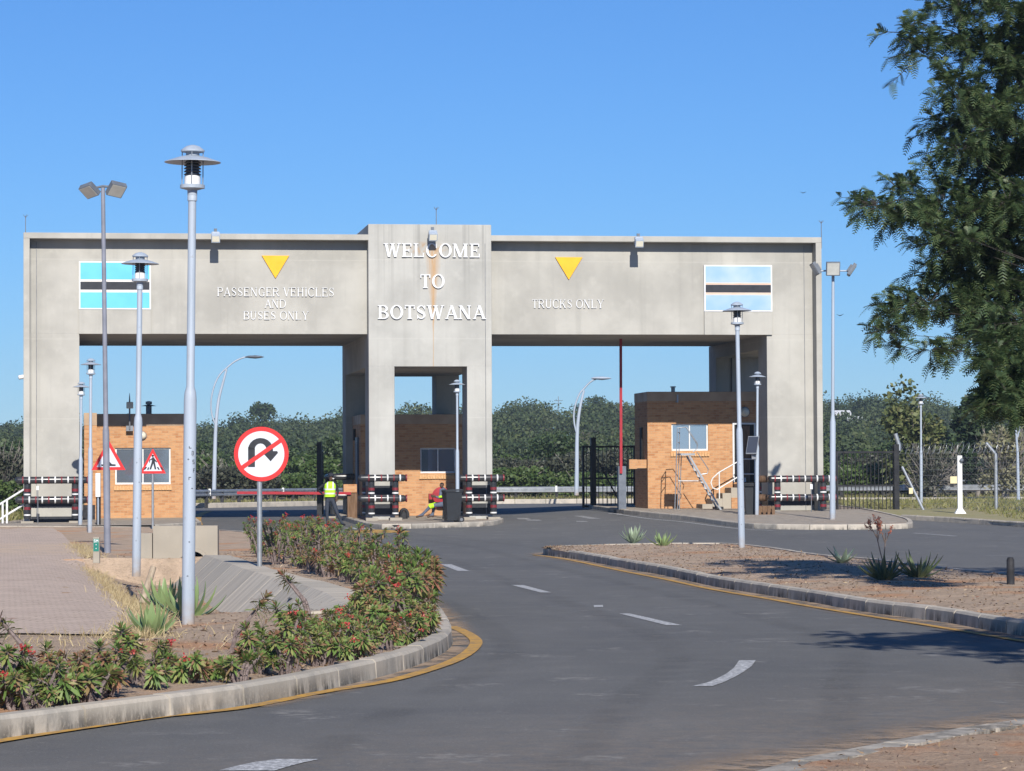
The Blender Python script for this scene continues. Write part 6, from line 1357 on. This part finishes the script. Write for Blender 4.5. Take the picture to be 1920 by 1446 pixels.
for k in range(46):                           # the rest of the crown, right of the frame
    a = rs.uniform(0, 6.28); e = rs.uniform(-.45, .9); r_ = rs.uniform(.35, 1.0)
    T1.append(((9.6 + 2.9*math.cos(a)*math.cos(e)*r_, 38.4 + 2.6*math.sin(a)*math.cos(e)*r_, 5.4 + 3.3*math.sin(e)*r_), .95, 230, 12))
feather_tree("large dark feathery leaved tree leaning into the frame from the right edge", (9.7, 37.8, .1), 2.6, T1, 71, 'feather', (.10, .20))
T2 = []
for k in range(60):
    a = rs.uniform(0, 6.28); e = rs.uniform(-.45, 1.0); r_ = rs.uniform(.35, 1.0); T2.append(((6.1 + 1.85*math.cos(a)*math.cos(e)*r_, 21.6 + 2.0*math.sin(a)*math.cos(e)*r_, 4.1 + 2.1*math.sin(e)*r_), .5, 190, 11))
feather_tree("feathery tree on the near right verge whose shadow falls across the road", (7.1, 21.4, .05), 2.4, T2, 72, 'feather2', (.1, .18))

# unseen trees added behind the viewpoint for the booth windows to mirror
for x, y, sc, k in ((9.5, -34, 1.5, 0), (6.0, -36, 1.3, 3), (33.5, -30, 1.6, 0), (29, -33, 1.4, 2), (37.5, -34, 1.3, 3)):
    r = copy_tree(BP[k]); r.location = (x, y, -.9); r.scale = (sc, sc, sc); r["label"] = "dark bushy tree added behind the viewpoint for the booth windows to mirror"; r["group"] = "trees added behind the viewpoint"
# ------------------------------------------------------------ people
def clothmat(name, skin, top, bottom, shoe, zwaist, zneck, zshoe, hands, hair, zhair, cuff=None):
    t = NT(name); x = t.xyz(); nz = t.noise(t.obj, 9, 4); st = lambda z: t.rr(x[2], z - .004, z + .004)
    var = lambda c: t.mix(t.rr(nz, .3, .7), tuple(k * .72 for k in c), c)
    c = t.mix(st(zshoe), var(shoe), var(bottom)); c = t.mix(st(zwaist), c, var(top)); c = t.mix(st(zneck), c, skin); c = t.mix(st(zhair), c, hair)
    for h in hands:
        v = t.n("ShaderNodeVectorMath"); v.operation = 'DISTANCE'; t.set(v.inputs[0], t.obj); v.inputs[1].default_value = h[:3]; c = t.mix(t.rr(v.outputs["Value"], h[3], h[3] - .01), c, skin)
    t.bs(Base_Color=c, Roughness=.75); t.bump(t.noise(t.obj, 22, 3), .3, .02); return t.m
def skin_body(name, parent, nodes, edges, root, mat, levels=2):
    """nodes: {key: (x,y,z,r)}"""
    keys = list(nodes); ix = {k: i for i, k in enumerate(keys)}; me = bpy.data.meshes.new(name)
    me.from_pydata([nodes[k][:3] for k in keys], [(ix[a], ix[b]) for a, b in edges], []); o = link_mesh(name, me, mat, parent)
    sk = o.modifiers.new("skin", 'SKIN'); sk.use_smooth_shade = True; sk.branch_smoothing = .4
    lay = me.skin_vertices[0].data if me.skin_vertices else None
    if lay is None:
        bpy.context.view_layer.objects.active = o; lay = me.skin_vertices[0].data
    for k in keys: r = nodes[k][3]; lay[ix[k]].radius = (r if not hasattr(r, '__len__') else r[0], r if not hasattr(r, '__len__') else r[1])
    lay[ix[root]].use_root = True; ss = o.modifiers.new("sub", 'SUBSURF'); ss.levels = levels; ss.render_levels = levels; return o
def hand(nodes, edges, wrist, d, side, pre):
    """palm and five fingers from the wrist; d = direction of the fingers, side = towards the thumb"""
    d, side = np.array(d, float), np.array(side, float); d /= np.linalg.norm(d); side /= np.linalg.norm(side); w_ = np.array(nodes[wrist][:3]); nrm = np.cross(d, side)
    p = w_ + d * .05; nodes[pre+'palm'] = (*p, .026); edges.append((wrist, pre+'palm'))
    for i, (o_, L) in enumerate(((.028, .075), (.010, .085), (-.010, .08), (-.028, .062))):
        b = p + d*.045 + side*o_; m_ = b + d*L*.5 + nrm*.006; e = b + d*L*.8 + nrm*.03
        for n_, q, r in (('a', b, .0095), ('b', m_, .0085), ('c', e, .007)): nodes[f'{pre}f{i}{n_}'] = (*q, r)
        edges += [(pre+'palm', f'{pre}f{i}a'), (f'{pre}f{i}a', f'{pre}f{i}b'), (f'{pre}f{i}b', f'{pre}f{i}c')]
    b = p + side*.035 - d*.01; e = b + side*.03 + d*.035; nodes[pre+'t0'] = (*b, .010); nodes[pre+'t1'] = (*e, .008); edges += [(pre+'palm', pre+'t0'), (pre+'t0', pre+'t1')]
def loft(m, rings, n=20, mi=0):                # rings: (cx, cy, z, rx, ry)
    vs = []; fs = []
    for cx, cy, z, rx, ry in rings:
        for k in range(n): a = 2*math.pi*k/n; ca, sa = math.cos(a), math.sin(a); vs.append((cx + rx*math.copysign(abs(ca)**.8, ca), cy + ry*math.copysign(abs(sa)**.8, sa), z))
    for i in range(len(rings)-1):
        for k in range(n): fs.append((i*n+k, i*n+(k+1) % n, (i+1)*n+(k+1) % n, (i+1)*n+k))
    m.add(vs, fs, mi)
def hivis():
    t = NT("hi_vis_vest"); x = t.xyz(); c = (.50, .80, .03); f = t.noise(t.obj, 14, 4); c = t.mix(t.rr(f, .35, .65), (.38, .66, .02), c)
    for z in (1.10, 1.24): c = t.mix(t.rr(t.math('ABSOLUTE', t.math('SUBTRACT', x[2], z)), .027, .022), c, (.62, .64, .62))
    for u in (-.095, .095): c = t.mix(t.math('MULTIPLY', t.rr(t.math('ABSOLUTE', t.math('SUBTRACT', x[0], u)), .026, .021), t.rr(x[2], 1.24, 1.25)), c, (.62, .64, .62))
    t.bs(Base_Color=c, Roughness=.6); t.bump(t.noise(t.obj, 16, 3), .5, .02); return t.m
M['hivis'] = hivis(); M['cap'] = pm("navy_cap", (.025, .028, .038), (.018, .02, .027), 12, .8); SK = (.10, .055, .035)
P0 = at(620, 993, 97.0); P0.z = float(G(P0.x, P0.y)); H_ = (at(620, 886.5, 97.0).z - P0.z) / 1.80
g = thing("person", "standing guard in yellow vest, dark cap and trousers, hand on hip by the boom", "person", P0, R(0)); g.scale = (H_,)*3
N_ = {'pel': (-.02, 0, .95, (.125, .10)), 'bel': (-.02, 0, 1.10, (.125, .095)), 'che': (-.01, 0, 1.30, (.15, .105)), 'upc': (0, .0, 1.43, (.12, .08)), 'nek': (.012, -.01, 1.52, .05), 'jaw': (.035, -.02, 1.59, (.062, .07)), 'hed': (.025, -.01, 1.68, (.078, .092)), 'top': (.02, 0, 1.755, .055), 'nos': (.115, -.055, 1.645, .012),
      'lsh': (-.175, .01, 1.42, .062), 'lel': (-.44, .06, 1.24, .045), 'lwr': (-.25, .12, 1.06, .033), 'rsh': (.165, -.01, 1.42, .062), 'rel': (.25, .02, 1.16, .045), 'rwr': (.22, -.13, .98, .032),
      'lhp': (-.11, 0, .88, .098), 'lkn': (-.115, -.03, .50, .066), 'lan': (-.11, .02, .10, .045), 'lto': (-.05, -.13, .035, .036), 'lhe': (-.12, .06, .035, .034),
      'rhp': (.08, 0, .88, .098), 'rkn': (.20, -.05, .50, .066), 'ran': (.37, .0, .10, .045), 'rto': (.50, -.09, .035, .036), 'rhe': (.33, .03, .035, .034)}
E_ = [('pel', 'bel'), ('bel', 'che'), ('che', 'upc'), ('upc', 'nek'), ('nek', 'jaw'), ('jaw', 'hed'), ('hed', 'top'), ('jaw', 'nos'), ('upc', 'lsh'), ('lsh', 'lel'), ('lel', 'lwr'), ('upc', 'rsh'), ('rsh', 'rel'), ('rel', 'rwr'), ('pel', 'lhp'), ('lhp', 'lkn'), ('lkn', 'lan'), ('lan', 'lto'), ('lan', 'lhe'), ('pel', 'rhp'), ('rhp', 'rkn'), ('rkn', 'ran'), ('ran', 'rto'), ('ran', 'rhe')]
hand(N_, E_, 'lwr', (.9, -.1, .1), (0, 0, 1), 'L'); hand(N_, E_, 'rwr', (-.1, -.25, -1), (-1, 0, 0), 'R')
skin_body("body", g, N_, E_, 'pel', clothmat("guard_clothes", SK, (.022, .024, .032), (.040, .048, .066), (.012, .012, .014), .95, 1.535, .085, [(-.19, .115, 1.06, .11), (.21, -.15, .90, .12)], (.012, .01, .01), 1.715))
m = MB(); loft(m, [(-.03, 0, .985, .185, .15), (-.02, 0, 1.05, .185, .15), (-.015, 0, 1.2, .188, .15), (-.01, 0, 1.34, .198, .15), (-.005, 0, 1.42, .185, .13), (0, 0, 1.475, .12, .095), (.005, 0, 1.50, .085, .075)]); part("vest", m, M['hivis'], g, 60)
m = MB(); loft(m, [(.022, -.005, 1.685, .098, .108), (.02, 0, 1.735, .1, .11), (.015, .0, 1.785, .075, .085), (.01, 0, 1.80, .02, .02)]); m.obox((.115, -.075, 1.69), (.05, -.035, -.006), (.045, .06, 0), (0, 0, .006)); part("cap", m, M['cap'], g, 60)
m = MB(); m.tube([(.07, -.055, 1.615), (.105, -.045, 1.60), (.095, -.02, 1.585)], [.025, .03, .02], 8)
part("face_mask", m, M['white'], g, 60)
m = MB()
for a, b in ((.075, -.095), (.12, -.02)): m.lathe([(.002, -.008), (.008, 0), (.002, .008)], (a, b, 1.668), 8)
part("eyes", m, M['dark'], g)
# seated worker behind the bin, one leg stretched to the left
P1 = at(826, 972.5, 98.6); g = thing("person", "seated worker in grey work clothes with yellow knee band, half hidden behind the wheelie bin", "person", P1, 0)
k = 1.0
N_ = {'pel': (.22, .1, .48, (.13, .11)), 'bel': (.24, .1, .62, (.13, .10)), 'che': (.17, .06, .80, (.15, .11)), 'upc': (.10, .04, .93, (.11, .09)), 'nek': (.07, .02, 1.00, .05), 'jaw': (.03, -.0, 1.04, (.06, .065)), 'hed': (.05, .02, 1.10, (.078, .088)), 'top': (.08, .04, 1.16, .06),
      'lsh': (.03, -.12, .90, .06), 'lel': (-.02, -.16, .66, .045), 'lwr': (-.16, -.10, .72, .032), 'rsh': (.15, .2, .90, .06), 'rel': (.05, .24, .66, .045), 'rwr': (-.14, .1, .70, .032),
      'lhp': (.12, -.02, .46, .098), 'lkn': (-.30, -.10, .42, .066), 'lan': (-.60, -.12, .12, .044), 'lto': (-.80, -.14, .05, .036), 'lhe': (-.60, -.12, .045, .036), 'rhp': (.14, .2, .46, .098), 'rkn': (-.20, .18, .46, .066), 'ran': (-.26, .16, .12, .044), 'rto': (-.44, .12, .04, .036), 'rhe': (-.23, .16, .04, .036)}
E_ = [('pel', 'bel'), ('bel', 'che'), ('che', 'upc'), ('upc', 'nek'), ('nek', 'jaw'), ('jaw', 'hed'), ('hed', 'top'), ('upc', 'lsh'), ('lsh', 'lel'), ('lel', 'lwr'), ('upc', 'rsh'), ('rsh', 'rel'), ('rel', 'rwr'), ('pel', 'lhp'), ('lhp', 'lkn'), ('lkn', 'lan'), ('lan', 'lto'), ('lan', 'lhe'), ('pel', 'rhp'), ('rhp', 'rkn'), ('rkn', 'ran'), ('ran', 'rto'), ('ran', 'rhe')]
hand(N_, E_, 'lwr', (-1, .1, .2), (0, 0, 1), 'L'); hand(N_, E_, 'rwr', (-1, -.2, .1), (0, 0, 1), 'R')
skin_body("body", g, N_, E_, 'pel', clothmat("worker_clothes", SK, (.12, .14, .19), (.11, .13, .18), (.10, .065, .045), .6, 1.0, .10, [(-.24, -.09, .74, .11), (-.24, .08, .71, .11)], (.012, .01, .01), 1.12))
m = MB()
for a, b, r in (((-.22, -.085, .43), (-.36, -.105, .37), .085), ((-.10, .185, .46), (-.24, .17, .42), .082)): m.tube([a, tuple((np.array(a)+np.array(b))/2 + [-.01, 0, .01]), b], [r, r*1.04, r*.92], 14)
part("knee_band", m, M['hivis'], g, 50); part("sleeve_band", MB().tube([(-.005, -.15, .74), (.0, -.155, .68)], [.062, .06], 12), M['hivis'], g, 50)
c = at(841, 973, 98.9); t = thing("stool", "low dark stool under the seated worker", "stool", c); m = MB(); m.box(-.2, .28, -.15, .3, .34, .40); part("seat", m, M['blackpost'], t, bevel=.01)
for a, b in ((-.16, -.1), (.24, -.1), (-.16, .26), (.24, .26)): m = MB(); m.tube([(a, b, .34), (a*1.1, b*1.1, 0)], .025, 8); part("leg", m, M['blackpost'], t)
# pale thin haze of a clear dry day
hz = MB(); hz.box(-420, 420, -12, 900, -2.4, 34); hm = bpy.data.materials.new("haze"); hm.use_nodes = True; n = hm.node_tree; n.nodes.clear(); ou = n.nodes.new("ShaderNodeOutputMaterial"); pv = n.nodes.new("ShaderNodeVolumePrincipled")
pv.inputs["Color"].default_value = (.62, .78, 1.0, 1); pv.inputs["Density"].default_value = .00022; pv.inputs["Anisotropy"].default_value = .0; n.links.new(pv.outputs[0], ou.inputs["Volume"])
HAZE = True
if HAZE: o = part("haze", hz, hm); o["kind"] = "stuff"; o["label"] = "thin pale blue haze of a clear dry day"; o["category"] = "haze"
